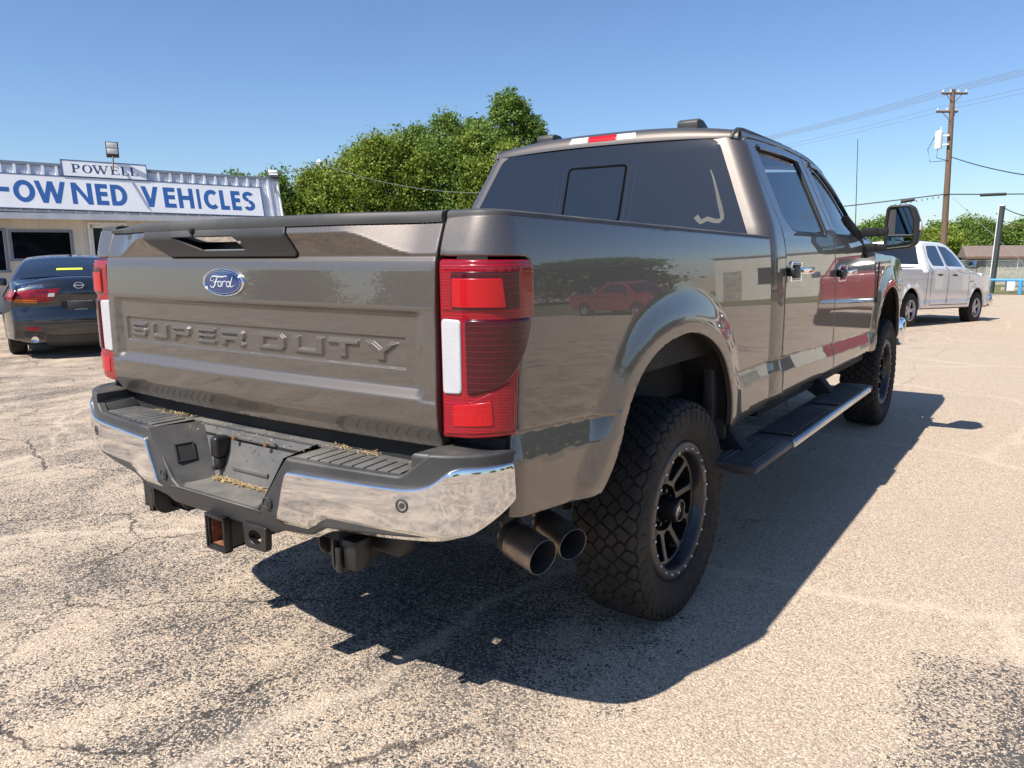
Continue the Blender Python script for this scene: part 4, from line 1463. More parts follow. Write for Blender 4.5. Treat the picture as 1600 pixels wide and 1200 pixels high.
def door(nm, outline, win, handle_y, handle_z):
    root = panel(nm, outline, lambda y, z: side_X(y, z) + .0, side_map, M['paint'], truck, h=.035, bev=.005, flange=.02, holes=[win],
                 fine=[(2.3, 4.8, .74, .92, .008), (2.3, 4.8, 1.38, 1.52, .014)] + ([(4.3, 4.75, .6, 1.32, .02)] if nm == 'x' else []))
    seal_in = inset(densify(win, .03), .011)
    panel("window_seal", [tuple(q) for q in inset(densify(win, .03), -.001)], lambda y, z: side_X(y, z) - .006, side_map, M['seal'], root, h=.05, bev=.002, flange=.012, holes=[[tuple(q) for q in seal_in]])
    panel("window_glass", [tuple(q) for q in inset(densify(win, .03), .008)], lambda y, z: side_X(y, z) - .012, side_map, M['side_glass'], root, h=.05, bev=0, flange=0)
    # door handle with its chrome surround
    y0 = handle_y; z0 = handle_z
    def hF(off): return lambda y, z: 0 * y + float(side_X(np.array([y0 + .12]), np.array([z0]))[0]) + off
    hp = panel("handle_surround", round_poly([(y0 + .055, z0 - .052), (y0 + .055, z0 + .052), (y0 + .255, z0 + .050), (y0 + .255, z0 - .054)], .018), hF(.006), side_map, M['bright'], root, h=.03, bev=.004, flange=.008,
               holes=[round_poly([(y0 + .073, z0 - .039), (y0 + .073, z0 + .039), (y0 + .237, z0 + .037), (y0 + .237, z0 - .041)], .012)])
    panel("handle_cup", round_poly([(y0 + .065, z0 - .045), (y0 + .065, z0 + .045), (y0 + .245, z0 + .043), (y0 + .245, z0 - .047)], .014), hF(-.008 + .011), side_map, M['paint'], root, h=.03, bev=.004, flange=.004)
    xs_ = 1.0 + float(side_X(np.array([y0 + .12]), np.array([z0]))[0])
    b = MB(); b.box(xs_ + .020, xs_ + .040, y0 + .10, y0 + .385, z0 - .018, z0 + .018, .008, 3); b.box(xs_, xs_ + .03, y0 + .33, y0 + .375, z0 - .013, z0 + .013, .004); b.build("door_handle", M['bright'], root)
    b = MB(); b.box(xs_ + .002, xs_ + .041, y0 + .0, y0 + .105, z0 - .021, z0 + .021, .008, 3); b.build("handle_end", M['seal'], root)
    b = MB(); b.box(xs_ + .004, xs_ + .012, y0 + .11, y0 + .20, z0 - .034, z0 + .034, .006); b.build("handle_recess", M['seal'], root)
    return root
top_off = .030
rdoor = [(2.415, .655), (2.405, .9), (2.400, 1.30), (2.400, 1.60), (2.398, 1.88), (2.42, 1.955)] + [(y, float(cabtop(y)) - top_off) for y in (2.55, 2.8, 3.1, 3.37)] + [(3.385, 1.5), (3.40, 1.3), (3.435, 1.0), (3.460, .655)]
dr = door("rear_door", rdoor, WIN_R, 2.415, 1.297)
fdoor = [(3.470, .655), (3.445, 1.0), (3.411, 1.3), (3.396, 1.5), (3.381, float(cabtop(3.38)) - top_off)] + [(y, float(cabtop(y)) - top_off) for y in (3.6, 3.8, 4.0, 4.2, 4.36)] + [(4.45, 1.455), (4.52, 1.40), (4.60, 1.36), (4.625, 1.2), (4.645, .9), (4.655, .665)]
df = door("front_door", fdoor, WIN_F, 3.435, 1.262)
# vent visors over the windows
def visor(pts, w):
    P = np.array(smooth_poly(pts, .05))
    t = np.gradient(P, axis=0); t /= np.linalg.norm(t, axis=1)[:, None]
    nn = np.stack([t[:, 1], -t[:, 0]], 1)
    Q = P + nn * w
    return [tuple(q) for q in P] + [tuple(q) for q in Q[::-1]]
panel("vent_visor", visor([(2.55, 1.938), (2.9, 1.941), (3.25, 1.931)], .022), lambda y, z: side_X(y, z) + .014, side_map, M['glass'], dr, h=.03, bev=.003, flange=.01)
panel("vent_visor", visor([(3.49, 1.925), (3.62, 1.912), (3.82, 1.845), (4.02, 1.735), (4.18, 1.61)], .020), lambda y, z: side_X(y, z) + .014, side_map, M['glass'], df, h=.03, bev=.003, flange=.01)
panel("belt_strip", [(2.60, 1.478), (3.24, 1.474), (3.24, 1.486), (2.60, 1.490)], lambda y, z: side_X(y, z) + .004, side_map, M['seal'], dr, h=.03, bev=.002, flange=.005)
panel("belt_strip", [(3.475, 1.474), (3.96, 1.472), (3.96, 1.484), (3.475, 1.486)], lambda y, z: side_X(y, z) + .004, side_map, M['seal'], df, h=.03, bev=.002, flange=.005)
panel("window_divider", [(3.245, 1.49), (3.262, 1.49), (3.268, 1.92), (3.245, 1.92)], lambda y, z: side_X(y, z) + .003, side_map, M['seal'], dr, h=.03, bev=.002, flange=.006)
for o in (dr, df):
    c = copy_tree(o, truck); c.scale.x = -1
# cab corner strip between bed and rear door, and the frame above the doors
cst = panel("cab_corner", [(2.205, .66), (2.20, .9), (2.195, 1.452), (2.23, 1.452), (2.26, 1.45), (2.385, 1.45), (2.388, 1.3), (2.393, .9), (2.403, .66)], side_X, side_map, M['paint'], truck, h=.03, bev=.004, flange=.02)
both(cst)
rr = [(2.388, 1.90), (2.395, 1.965)] + [(y, float(cabtop(y)) - top_off + .006) for y in (2.5, 2.8, 3.1, 3.4, 3.6, 3.8, 4.0, 4.2, 4.36)] + [(4.46, 1.46), (4.56, 1.42)] + [(y, float(cabtop(y))) for y in (4.44, 4.3, 4.05, 3.75, 3.4, 3.1, 2.8, 2.5)] + [(2.38, 1.993)]
ra = panel("roof_rail", rr, lambda y, z: side_X(y, z) + .002, side_map, M['paint'], truck, h=.03, bev=.004, flange=.01)
both(ra)
M['gap_black'] = simple('gap_black', (.002, .002, .002), .9, spec=0.1)
# back of the cab: rounded shell
def yb(z): return 2.185 + .30 * (np.asarray(z) - 1.46) * (np.asarray(z) > 1.46) + .12 * np.maximum(np.asarray(z) - 1.93, 0)
def shell(u, z):
    """u 0..1 back face, 1..2 corner, 2..3 side"""
    W = 1.0 + side_X(np.full_like(z, 2.42), z) + .001
    r = .085
    th = np.clip(u - 1, 0, 1) * math.pi / 2
    x = np.where(u < 1, u * (W - r), W - r + r * np.sin(th))
    yy = yb(z)
    y = yy + np.where(u < 1, 0, r - r * np.cos(th)) + np.maximum(u - 2, 0) * (2.392 - yy - r)
    y = y - .02 * (1 - (x / W) ** 2)
    return np.stack([x, y, z], 1)
us = np.concatenate([np.linspace(0, 1, 8), np.linspace(1, 2, 12)[1:], np.linspace(2, 3, 4)[1:]])
cb = grid_surf("cab_back", shell, us, np.concatenate([np.linspace(1.30, 1.92, 12), np.linspace(1.94, 1.985, 5)]), M['paint'], truck, outward=(0, -1, 0))
both(cb)
def back_map(x, z, d):
    x = np.asarray(x, float); z = np.asarray(z, float)
    W = 1.0 + side_X(np.full_like(z, 2.42), z)
    return np.stack([x, yb(z) - .02 * (1 - (x / W) ** 2) - np.asarray(d, float), z], 1)
g_out = round_poly([(-.885, 1.40), (-.878, 1.46), (-.665, 1.930), (-.62, 1.958), (0, 1.970), (.62, 1.958), (.665, 1.930), (.878, 1.46), (.885, 1.40)], [0, .01, .05, .05, .2, .05, .05, .01, 0])
bg_ = panel("rear_window", g_out, lambda x, z: .004 + 0 * x, back_map, M['glass_rear'], truck, h=.04, bev=.003, flange=.004)
sl = round_poly([(-.185, 1.555), (-.185, 1.862), (.180, 1.862), (.180, 1.555)], .03)
sl2 = round_poly([(-.172, 1.568), (-.172, 1.850), (.167, 1.850), (.167, 1.568)], .022)
panel("slider_frame", sl, lambda x, z: .0058 + 0 * x, back_map, M['gap_black'], bg_, h=.03, bev=.001, flange=.001, holes=[sl2])
panel("slider_pane", sl2, lambda x, z: .0052 + 0 * x, back_map, M['glass'], bg_, h=.04, bev=.001, flange=.001)
for x in (-.205, .200, .235, -.24):
    panel("slider_channel", [(x - .002, 1.50), (x + .002, 1.50), (x + .002, 1.85), (x - .002, 1.85)], lambda x, z: .0054 + 0 * x, back_map, M['glass_film'], bg_, h=.1, bev=0, flange=0)
# peeled outline of an old sticker in the right-hand corner of the glass
stk = smooth_poly([(.60, 1.575), (.63, 1.545), (.66, 1.560), (.70, 1.548), (.735, 1.56), (.70, 1.66), (.665, 1.75), (.64, 1.80)], .02)
sp = np.array(stk); tt = np.gradient(sp, axis=0); tt /= np.linalg.norm(tt, axis=1)[:, None]; nn = np.stack([-tt[:, 1], tt[:, 0]], 1)
wd = np.interp(np.linspace(0, 1, len(sp)), [0, .5, .6, 1], [.012, .010, .010, .002])[:, None]
panel("sticker_residue", [tuple(q) for q in sp + nn * wd] + [tuple(q) for q in (sp - nn * wd)[::-1]], lambda x, z: .0056 + 0 * x, back_map, simple('sticker_residue', (.011, .012, .011), .5), bg_, h=.02, bev=0, flange=0)
# roof skin
def roof(u, y):
    W = 1.0 + side_X(y, cabtop(y)) + .002
    x = u * W
    z = cabtop(y) + .055 * (1 - np.abs(u) ** 2.6) * sstep(4.9, 3.9, y)
    yy = y - (y < 2.41) * 0
    return np.stack([x, yy, z], 1)
rs = grid_surf("roof", roof, np.linspace(-1, 1, 41), np.concatenate([np.linspace(2.395, 3.6, 16), np.linspace(3.65, 3.85, 4)]), M['paint'], truck, outward=(0, 0, 1))
# header between the roof and rear glass, rounded
def header(u, v):
    W = 1.0 + side_X(np.full_like(u, 2.42), np.full_like(u, 1.99)) + .002
    x = u * W
    z0 = 1.950 + .022 * (1 - np.abs(u) ** 2.6)
    zt_ = cabtop(2.395) + .055 * (1 - np.abs(u) ** 2.6)
    y0 = yb(np.full_like(u, 1.95)) - .02 * (1 - u ** 2) - .003
    a = v * math.pi / 2
    z = z0 + (zt_ - z0) * np.sin(a) 
    y = y0 + (2.397 - y0) * (1 - np.cos(a)) + .10 * np.maximum(np.abs(u) - .86, 0) * (1 - v)
    return np.stack([x, y, z], 1)
grid_surf("roof_header", header, np.linspace(-1, 1, 41), np.linspace(0, 1, 10), M['paint'], truck, outward=(0, -1, 0))
# ditch moulding caps at the roof corners
for sg in (1, -1):
    b = MB(); b.tube([(sg * .715, 2.338, 1.952), (sg * .720, 2.352, 1.975), (sg * .728, 2.385, 1.994), (sg * .732, 2.45, 2.000), (sg * .733, 2.6, 2.001), (sg * .733, 3.1, 1.996)], [.008, .014, .014, .012, .009, .006], 10)
    b.build("roof_ditch_cap", M['plastic'], truck)
# centre high mounted lamp
def hd_map(x, z, d):
    x = np.asarray(x, float); z = np.asarray(z, float)
    u = x / .74
    z0 = 1.950 + .022 * (1 - np.abs(u) ** 2.6); zt_ = cabtop(2.395) + .055 * (1 - np.abs(u) ** 2.6)
    v = np.arcsin(np.clip((z - z0) / (zt_ - z0), 0, .98))
    y0 = 2.185 + .30 * .49 + .01 - .02 * (1 - u ** 2) - .003
    y = y0 + (2.397 - y0) * (1 - np.cos(v))
    d = np.asarray(d, float) + 0 * x
    return np.stack([x, y - d * .94, z + d * .3], 1)
hl = panel("high_stop_lamp", round_poly([(-.215, 1.984), (-.205, 2.030), (.205, 2.030), (.215, 1.984)], [.01, .02, .02, .01]), lambda x, z: .004 + 0 * x, hd_map, M['seal'], truck, h=.02, bev=.003, flange=.01)
panel("stop_lens", [(-.085, 1.990), (-.085, 2.025), (.080, 2.025), (.090, 1.990)], lambda x, z: .008 + 0 * x, hd_map, M['lens_hot'], hl, h=.02, bev=.003, flange=.006)
panel("cargo_lens", round_poly([(.094, 1.990), (.084, 2.025), (.196, 2.025), (.206, 1.990)], .004), lambda x, z: .008 + 0 * x, hd_map, M['lens_clear'], hl, h=.02, bev=.003, flange=.006)
panel("cargo_lens", round_poly([(-.206, 1.990), (-.196, 2.025), (-.089, 2.025), (-.089, 1.990)], .004), lambda x, z: .008 + 0 * x, hd_map, M['lens_clear'], hl, h=.02, bev=.003, flange=.006)
# roof clearance lamps (only the tops of two show above the roof)
for x in (-.442, .442):
    b = MB(); b.prism([(2.435, 2.02), (2.43, 2.068), (2.46, 2.084), (2.52, 2.080), (2.62, 2.035), (2.62, 2.02)], 'x', x - .058, x + .058, .008)
    b.build("roof_lamp", M['plastic'], truck)
# windshield, A pillars, cowl, hood, fender, front end
def wshield(u, v):
    y = 3.84 + v * .78
    zc = np.interp(y, [3.84, 4.62], [1.935, 1.44])
    zz = np.minimum(cabtop(np.minimum(y, 4.50)), 9)
    W = 1.0 + side_X(np.minimum(y, 4.5), zz) - .002
    return np.stack([u * W, y + .16 * (1 - u ** 2) * v, zz + .03 * (1 - u ** 2) * (1 - v)], 1)
grid_surf("windshield", wshield, np.linspace(-1, 1, 15), np.linspace(0, .86, 12), M['glass'], truck, outward=(0, .5, 1))
b = MB(); b.box(-.90, .90, 4.40, 4.75, 1.34, 1.41, .01); b.build("cowl", M['plastic'], truck)
fz = [(4.5, 1.42), (4.7, 1.385), (5.0, 1.37), (5.4, 1.35), (5.75, 1.31), (6.0, 1.22)]
fen = [(4.668, .665), (4.658, .9), (4.638, 1.2), (4.612, 1.352), (4.70, 1.37), (5.0, 1.36), (5.4, 1.345), (5.75, 1.31), (5.98, 1.20), (6.04, 1.0), (6.05, .62)] 
fen += [q for q in ARCH_F[::-1] if True][0:] + [(4.69, .645)]
fp = panel("front_fender", fen, lambda y, z: side_X(y, z) - .10 * np.maximum(z - 1.22, 0) ** 2 * 8, side_map, M['paint'], truck, h=.035, bev=.006, flange=.02)
both(fp)
def hood(u, y):
    zt_ = np.interp(y, [4.6, 4.7, 5.0, 5.4, 5.75, 5.98], [1.35, 1.365, 1.355, 1.34, 1.305, 1.195])
    W = 1.0 + side_X(y, zt_) - .10 * np.maximum(zt_ - 1.22, 0) ** 2 * 8 - .004
    return np.stack([u * W, y, zt_ + .085 * (1 - np.abs(u) ** 3)], 1)
grid_surf("hood", hood, np.linspace(-1, 1, 25), np.linspace(4.63, 5.98, 18), M['paint'], truck, outward=(0, 0, 1))
b = MB(); b.box(-.95, .95, 5.96, 6.06, .62, 1.25, .03); b.build("grille_panel", M['plastic'], truck)
b = MB(); b.box(-1.0, 1.0, 6.03, 6.16, .55, .80, .04); b.build("front_bumper", M['bright'], truck)
for sg in (1, -1):
    b = MB(); b.box(sg * .80, sg * .96, 6.0, 6.09, .95, 1.2, .02); b.build("headlamp", M['lens_clear'], truck)
b = MB(); b.prism([(4.652, 1.02), (4.652, 1.315), (4.685, 1.315), (4.675, 1.02)], 'x', 1.004, 1.012, .002); b.build("fender_vent", M['seal'], truck)
b = MB(); b.box(-.90, .90, 2.25, 4.55, .80, 1.30); b.box(-.72, .72, 2.44, 2.47, 1.3, 1.80)
b.build("cab_interior", M['dark'], truck)
M['seat'] = simple('grey_seat_fabric', (.20, .20, .21), .9)
for (x, y) in ((.42, 2.62), (-.42, 2.62), (.42, 3.62), (-.42, 3.62)):
    b = MB(); b.box(x - .25, x + .25, y - .07, y + .07, 1.20, 1.60, .05, 3); b.box(x - .13, x + .13, y - .06, y + .05, 1.62, 1.82, .045, 3); b.tube([(x - .07, y, 1.58), (x - .07, y, 1.66)], .008, 6); b.tube([(x + .07, y, 1.58), (x + .07, y, 1.66)], .008, 6)
    b.build("seat", M['seat'], truck)
b = MB(); b.box(-.85, .85, 4.15, 4.55, 1.28, 1.42, .05, 3); b.build("dashboard", M['dark'], truck)
# towing mirrors
M['mirror_black'] = simple('mirror_black_plastic', (.008, .008, .009), .6, spec=.3)
def mirror(sg):
    root = empty("towing_mirror"); root.parent = truck
    YM = 4.27
    hous = [(1.100, 1.395), (1.265, 1.412), (1.300, 1.435), (1.310, 1.50), (1.308, 1.585), (1.275, 1.672), (1.240, 1.694), (1.120, 1.692), (1.100, 1.672), (1.092, 1.52)]
    hb = round_poly(hous, .015)
    b = MB()
    n = len(hb)
    rings = []
    for (yy, s, dz) in ((YM, 1, 0), (YM + .03, 1.02, 0), (YM + .09, .97, 0), (YM + .14, .80, 0), (YM + .165, .5, 0)):
        c = np.array([1.20, 1.545])
        rings.append([b.bm.verts.new((sg * (c[0] + (p[0] - c[0]) * s), yy, c[1] + (p[1] - c[1]) * s)) for p in hb])
    for A_, B_ in zip(rings[:-1], rings[1:]):
        for i in range(n): b.bm.faces.new((A_[i], A_[(i + 1) % n], B_[(i + 1) % n], B_[i]))
    b.bm.faces.new(rings[-1]); b.bm.faces.new(rings[0])
    b.build("mirror_housing", M['plastic'], root)
    mp = lambda x, z, d: np.stack([sg * np.asarray(x, float), YM - np.asarray(d, float) + 0 * x, np.asarray(z, float)], 1)
    holes = [round_poly([(1.118, 1.500), (1.112, 1.530), (1.120, 1.672), (1.235, 1.676), (1.268, 1.585), (1.270, 1.500)], .012), round_poly([(1.118, 1.412), (1.114, 1.484), (1.272, 1.484), (1.268, 1.440), (1.25, 1.428)], .010)]
    panel("mirror_bezel", inset(densify(hb, .03), .001).tolist(), lambda x, z: .012 + 0 * x, mp, M['seal'], root, h=.03, bev=.008, flange=.014, holes=holes)
    panel("mirror_glass", holes[0], lambda x, z: .003 + .10 * (x - 1.19) + 0 * x, mp, M['mirror'], root, h=.05, bev=0, flange=0)
    panel("blind_spot_glass", holes[1], lambda x, z: .003 - .25 * ((x - 1.19) ** 2 + (z - 1.45) ** 2) , mp, M['mirror'], root, h=.02, bev=0, flange=0)
    b = MB(); b.box(sg * 1.303 - .012, sg * 1.303 + .014, YM - .004, YM + .07, 1.525, 1.580, .006); b.build("marker_lens", M['lens_clear'], root)
    for z0, z1 in ((1.488, 1.550), (1.388, 1.442)):
        b = MB(); b.box(min(sg * .955, sg * 1.055), max(sg * .955, sg * 1.055), YM - .02, YM + .035, z0, z1, .006); b.box(min(sg * 1.05, sg * 1.12), max(sg * 1.05, sg * 1.12), YM - .014, YM + .03, z0 + .003, z1 - .004, .005)
        b.build("mirror_arm", M['mirror_black'], root)
    b = MB(); b.prism([(4.04, 1.62), (4.08, 1.625), (4.28, 1.53), (4.47, 1.43), (4.50, 1.36), (4.20, 1.345)], 'x', sg * .925, sg * .975, .004, mat=Matrix(((1, 0, -.40 * sg, .40 * sg * 1.45), (0, 1, 0, 0), (0, 0, 1, 0), (0, 0, 0, 1))))
    b.build("mirror_sail", M['mirror_black'], root)
    return root
mirror(1); mirror(-1)
b = MB(); b.tube([(.83, 4.66, 1.35), (.832, 4.665, 1.37), (.835, 4.67, 1.38)], .010, 10); b.tube([(.835, 4.67, 1.37), (.82, 4.60, 2.18)], [.0035, .0022], 6)
b.build("radio_antenna", M['seal'], truck)
# ------------------------------------------------------------------ simpler vehicles round the lot
def xmap(y, z, d):
    y = np.asarray(y, float)
    return np.stack([np.asarray(d, float) + 0 * y, y, np.asarray(z, float) + 0 * y], 1)
def arch_pts(yc, zc, r, zb, n=14):
    a0 = math.asin(max(-1, min(1, (zb - zc) / r)))
    an = np.linspace(math.pi - a0, a0, n)
    return [(yc + r * math.cos(t), zc + r * math.sin(t)) for t in an]
def shell_body(root, outline, arches, Xf, mat, bev=.05, crown=None, h=.07, zb=.3):
    """outline runs over the top from the rear bottom to the front bottom; arches cut the sill line"""
    bottom = []
    for (yc, zc, r) in sorted(arches, reverse=True):
        bottom += arch_pts(yc, zc, r, zb)[::-1]
    full = list(outline) + bottom
    F = lambda y, z: Xf(np.asarray(y, float), np.asarray(z, float))
    s = panel("body_side", full, F, xmap, mat, root, h=h, bev=bev, flange=.02)
    o = s.copy(); o.scale.x = -1; COL.objects.link(o)
    pts = densify(outline, .06, closed=False)
    t = np.gradient(pts, axis=0); t /= np.linalg.norm(t, axis=1)[:, None]
    nn = np.stack([-t[:, 1], t[:, 0]], 1)
    us = np.linspace(-1, 1, 21)
    V = []
    for p, n_ in zip(pts, nn):
        X = float(Xf(np.array([p[0]]), np.array([p[1]]))[0]) - bev * .8
        c = crown(p[0], p[1]) if crown else .02
        for u in us:
            k = c * (1 - abs(u) ** 2.5)
            V.append((u * X, p[0] + n_[0] * k, p[1] + n_[1] * k))
    k = len(us)
    fc = [(i * k + j, i * k + j + 1, (i + 1) * k + j + 1, (i + 1) * k + j) for i in range(len(pts) - 1) for j in range(k - 1)]
    mesh_obj("body_shell", V, fc, mat, root, True, None, 60)
def patch(root, name, seg, Xf, mat, u0, u1, off=.006, crown=None, bev=.05, n=14, uf=None):
    """patch lying on the shell along outline stretch seg between cross fractions u0..u1"""
    pts = densify(seg, .03, closed=False)
    t = np.gradient(pts, axis=0); t /= np.linalg.norm(t, axis=1)[:, None]
    nn = np.stack([-t[:, 1], t[:, 0]], 1)
    V = []
    us = np.linspace(0, 1, n)
    for i, (p, n_) in enumerate(zip(pts, nn)):
        X = float(Xf(np.array([p[0]]), np.array([p[1]]))[0]) - bev * .8
        c = crown(p[0], p[1]) if crown else .02
        q = i / (len(pts) - 1)
        a, b_ = (u0, u1) if uf is None else uf(q)
        for w in us:
            u = a + (b_ - a) * w
            k = c * (1 - abs(u) ** 2.5) + off
            V.append((u * X, p[0] + n_[0] * k, p[1] + n_[1] * k))
    k = n
    fc = [(i * k + j, i * k + j + 1, (i + 1) * k + j + 1, (i + 1) * k + j) for i in range(len(pts) - 1) for j in range(k - 1)]
    return mesh_obj(name, V, fc, mat, root, True, None, 50)
def text_obj(name, s, size, loc, rot, mat, parent, ext=.002, ax='CENTER'):
    cu = bpy.data.curves.new(name, 'FONT'); cu.body = s; cu.size = size; cu.extrude = ext; cu.align_x = ax; cu.align_y = 'CENTER'
    cu.materials.append(mat)
    o = bpy.data.objects.new(name, cu); o.location = loc; o.rotation_euler = rot
    return link(o, parent)
def small_wheel(R, wdt, rimr, spokes=5, mat=None):
    w = empty("wheel")
    b = MB(); b.lathe([(-wdt / 2, rimr), (-wdt / 2 - .004, R * .85), (-wdt * .46, R * .95), (-wdt * .36, R), (wdt * .36, R), (wdt * .46, R * .95), (wdt / 2 + .004, R * .85), (wdt / 2, rimr)], 40, 'x')
    for g_ in (-.22, 0, .22):
        b.lathe([(g_ * wdt - .004, R * 1.0005), (g_ * wdt, R * .985), (g_ * wdt + .004, R * 1.0005)], 40, 'x')
    b.build("tyre", M['rubber'], w)
    b = MB(); b.lathe([(wdt / 2, rimr), (wdt / 2 - .01, rimr * .97), (wdt * .1, rimr * .9), (-wdt * .3, rimr * .9), (-wdt * .3, .0001)], 36, 'x'); b.build("rim_barrel", M['wheel_black'], w)
    b = MB()
    for k in range(spokes):
        a = 2 * math.pi * k / spokes
        mt = Matrix.Rotation(a, 4, 'X')
        b.prism([(.02, -.035), (rimr * .95, -.048), (rimr * .95, .048), (.02, .035)], 'x', wdt * .22, wdt * .36, .008, mat=mt)
    b.lathe([(wdt * .40, .0001), (wdt * .40, .05), (wdt * .34, .07), (wdt * .2, .08)], 20, 'x')
    b.lathe([(wdt / 2 + .002, rimr * 1.0), (wdt / 2 + .002, rimr * .93), (wdt * .35, rimr * .90)], 36, 'x')
    b.build("rim", mat or M['alloy'], w)
    return w
def add_wheels(root, w0, R, tr, ya, yf):
    w0.parent = root; w0.location = (tr, ya, R)
    for x, y in ((tr, yf), (-tr, ya), (-tr, yf)):
        c = copy_tree(w0, root); c.location = (x, y, R); c.rotation_euler = (R_(17 * (y > 2)), 0, math.pi if x < 0 else 0)

# pickups of the lot
def lot_pickup(name, mat, lamp=True):
    root = empty(name)
    L, ya, yf, R = 5.80, 1.18, 4.75, .395
    def Xf(y, z):
        d = 1.0 - .06 * np.maximum(z - 1.0, 0) ** 2 - .03 * np.maximum(.75 - z, 0)
        up = .955 - .50 * (z - 1.30)
        d = np.where(z > 1.30, np.minimum(d, up), d)
        d = d - .10 * (np.maximum(y - 4.9, 0) / .9) ** 2 - .04 * (np.maximum(.12 - y, 0) / .12) ** 2
        d = d - .07 * (np.maximum(y - 3.3, 0) / 1.0) ** 2 * (z > 1.25)
        P = np.stack([np.ravel(y), np.ravel(z)], 1)
        dd = np.minimum(np.abs(np.hypot(P[:, 0] - ya, P[:, 1] - .42) - .50), np.abs(np.hypot(P[:, 0] - yf, P[:, 1] - .42) - .50)).reshape(np.shape(y))
        d = d + .022 * (1 - sstep(.0, .10, dd)) * (z < 1.1)
        d = d - .014 * np.exp(-((z - .62) / .03) ** 2)
        return d
    bed = [(.12, .45), (.04, .55), (.02, .90), (.02, 1.31), (.10, 1.345), (1.86, 1.345)]
    out = smooth_poly([(.14, .45), (.05, .60), (.03, .95), (.03, 1.25), (.08, 1.335)], .08) + [(1.0, 1.34), (1.86, 1.345)]
    out += smooth_poly([(1.90, 1.36), (1.98, 1.60), (2.12, 1.88), (2.35, 1.955), (2.9, 1.965), (3.4, 1.94), (3.75, 1.80), (4.10, 1.55), (4.38, 1.345)], .08)
    out += smooth_poly([(4.42, 1.33), (4.8, 1.30), (5.2, 1.27), (5.55, 1.20), (5.72, 1.05), (5.78, .80), (5.78, .52)], .08) + [(5.70, .42)]
    shell_body(root, out, [(ya, .42, .47), (yf, .42, .47)], Xf, mat, bev=.045, crown=lambda y, z: .03 if z > 1.3 else .02, zb=.42)
    def sp(nm, poly, m, off=.004, r=.03, bev=.003):
        o = panel(nm, round_poly(poly, r), lambda y, z: Xf(y, z) + off, xmap, m, root, h=.1, bev=bev, flange=.006)
        c = o.copy(); c.scale.x = -1; COL.objects.link(c)
        return o
    sp("side_window", [(2.30, 1.40), (2.22, 1.60), (2.36, 1.86), (2.88, 1.875), (2.92, 1.40)], M['glass'], r=.05)
    sp("side_window", [(3.05, 1.40), (3.0, 1.875), (3.38, 1.855), (3.70, 1.70), (4.02, 1.40)], M['glass'], r=.05)
    for yy in (2.42, 3.22):
        o = panel("door_handle", round_poly([(yy, 1.17), (yy, 1.215), (yy + .20, 1.215), (yy + .20, 1.17)], .015), lambda y, z: Xf(y, z) + .025, xmap, M['plastic'], root, h=.1, bev=.01, flange=.025)
        c = o.copy(); c.scale.x = -1; COL.objects.link(c)
    for seam in ([(1.885, .46), (1.90, 1.34)], [(2.10, .50), (2.10, 1.30), (2.22, 1.84)], [(2.985, .50), (2.99, 1.90)], [(4.18, .50), (4.16, 1.20), (4.12, 1.36)], [(2.10, .50), (4.18, .50)]):
        q = np.array(smooth_poly(seam, .1)); tt = np.gradient(q, axis=0); tt /= np.linalg.norm(tt, axis=1)[:, None]; nn = np.stack([-tt[:, 1], tt[:, 0]], 1) * .0075
        o = panel("panel_gap", [tuple(a) for a in q + nn] + [tuple(a) for a in (q - nn)[::-1]], lambda y, z: Xf(y, z) + .0025, xmap, M['seal'], root, h=.2, bev=0, flange=0)
        c = o.copy(); c.scale.x = -1; COL.objects.link(c)
    patch(root, "rear_window", smooth_poly([(1.915, 1.42), (1.98, 1.60), (2.09, 1.84)], .05), Xf, M['glass'], -.90, .90, .008, lambda y, z: .03)
    patch(root, "windshield", smooth_poly([(3.52, 1.88), (3.75, 1.80), (4.10, 1.55), (4.36, 1.355)], .05), Xf, M['glass'], -.92, .92, .008, lambda y, z: .03)
    patch(root, "bed_cover", [(.14, 1.342), (1.84, 1.347)], Xf, M['plastic'], -.92, .92, .006, lambda y, z: .02)
    for sg in (1, -1):
        b = MB(); b.box(min(sg * .90, sg * .972), max(sg * .90, sg * .972), -.005, .09, .88, 1.24, .015); b.build("tail_lamp", M['lens_red'], root)
        b = MB(); b.box(min(sg * .70, sg * .93), max(sg * .70, sg * .93), 5.60, 5.74, .92, 1.10, .03); b.build("headlamp", M['lens_clear'], root)
        b = MB(); b.box(min(sg * .99, sg * 1.20), max(sg * .99, sg * 1.20), 4.02, 4.14, 1.36, 1.56, .03); b.box(min(sg * .90, sg * 1.02), max(sg * .90, sg * 1.02), 4.05, 4.11, 1.38, 1.43, .01); b.build("door_mirror", M['plastic'], root)
        b = MB(); b.box(min(sg * 1.01, sg * 1.18), max(sg * 1.01, sg * 1.18), 4.012, 4.019, 1.38, 1.54, .003); b.build("mirror_glass", M['mirror'], root)
    b = MB(); b.box(-.98, .98, -.14, .08, .48, .70, .04, 3); b.build("rear_bumper", M['bright'], root)
    b = MB(); b.box(-.36, .36, -.13, -.02, .685, .712, .006); b.build("step_pad", M['plastic'], root)
    b = MB(); b.box(-.98, .98, 5.66, 5.86, .42, .72, .05, 3); b.build("front_bumper", M['bright'], root)
    b = MB(); b.box(-.55, .55, 5.68, 5.80, .74, 1.10, .02); b.build("grille", M['plastic'], root)
    b = MB(); b.box(-.92, .92, .2, 5.6, .40, .55); b.box(-.75, .75, ya - .45, ya + .45, .55, .92); b.box(-.75, .75, yf - .45, yf + .45, .55, .92); b.build("underbody", M['dark'], root)
    w = small_wheel(R, .27, .235, 5); add_wheels(root, w, R, .865, ya, yf)
    return root
wp = lot_pickup("parked_pickup", M['white_paint'])
tag(wp, "white crew cab pickup parked beyond the towing mirror of the grey pickup", "pickup truck")
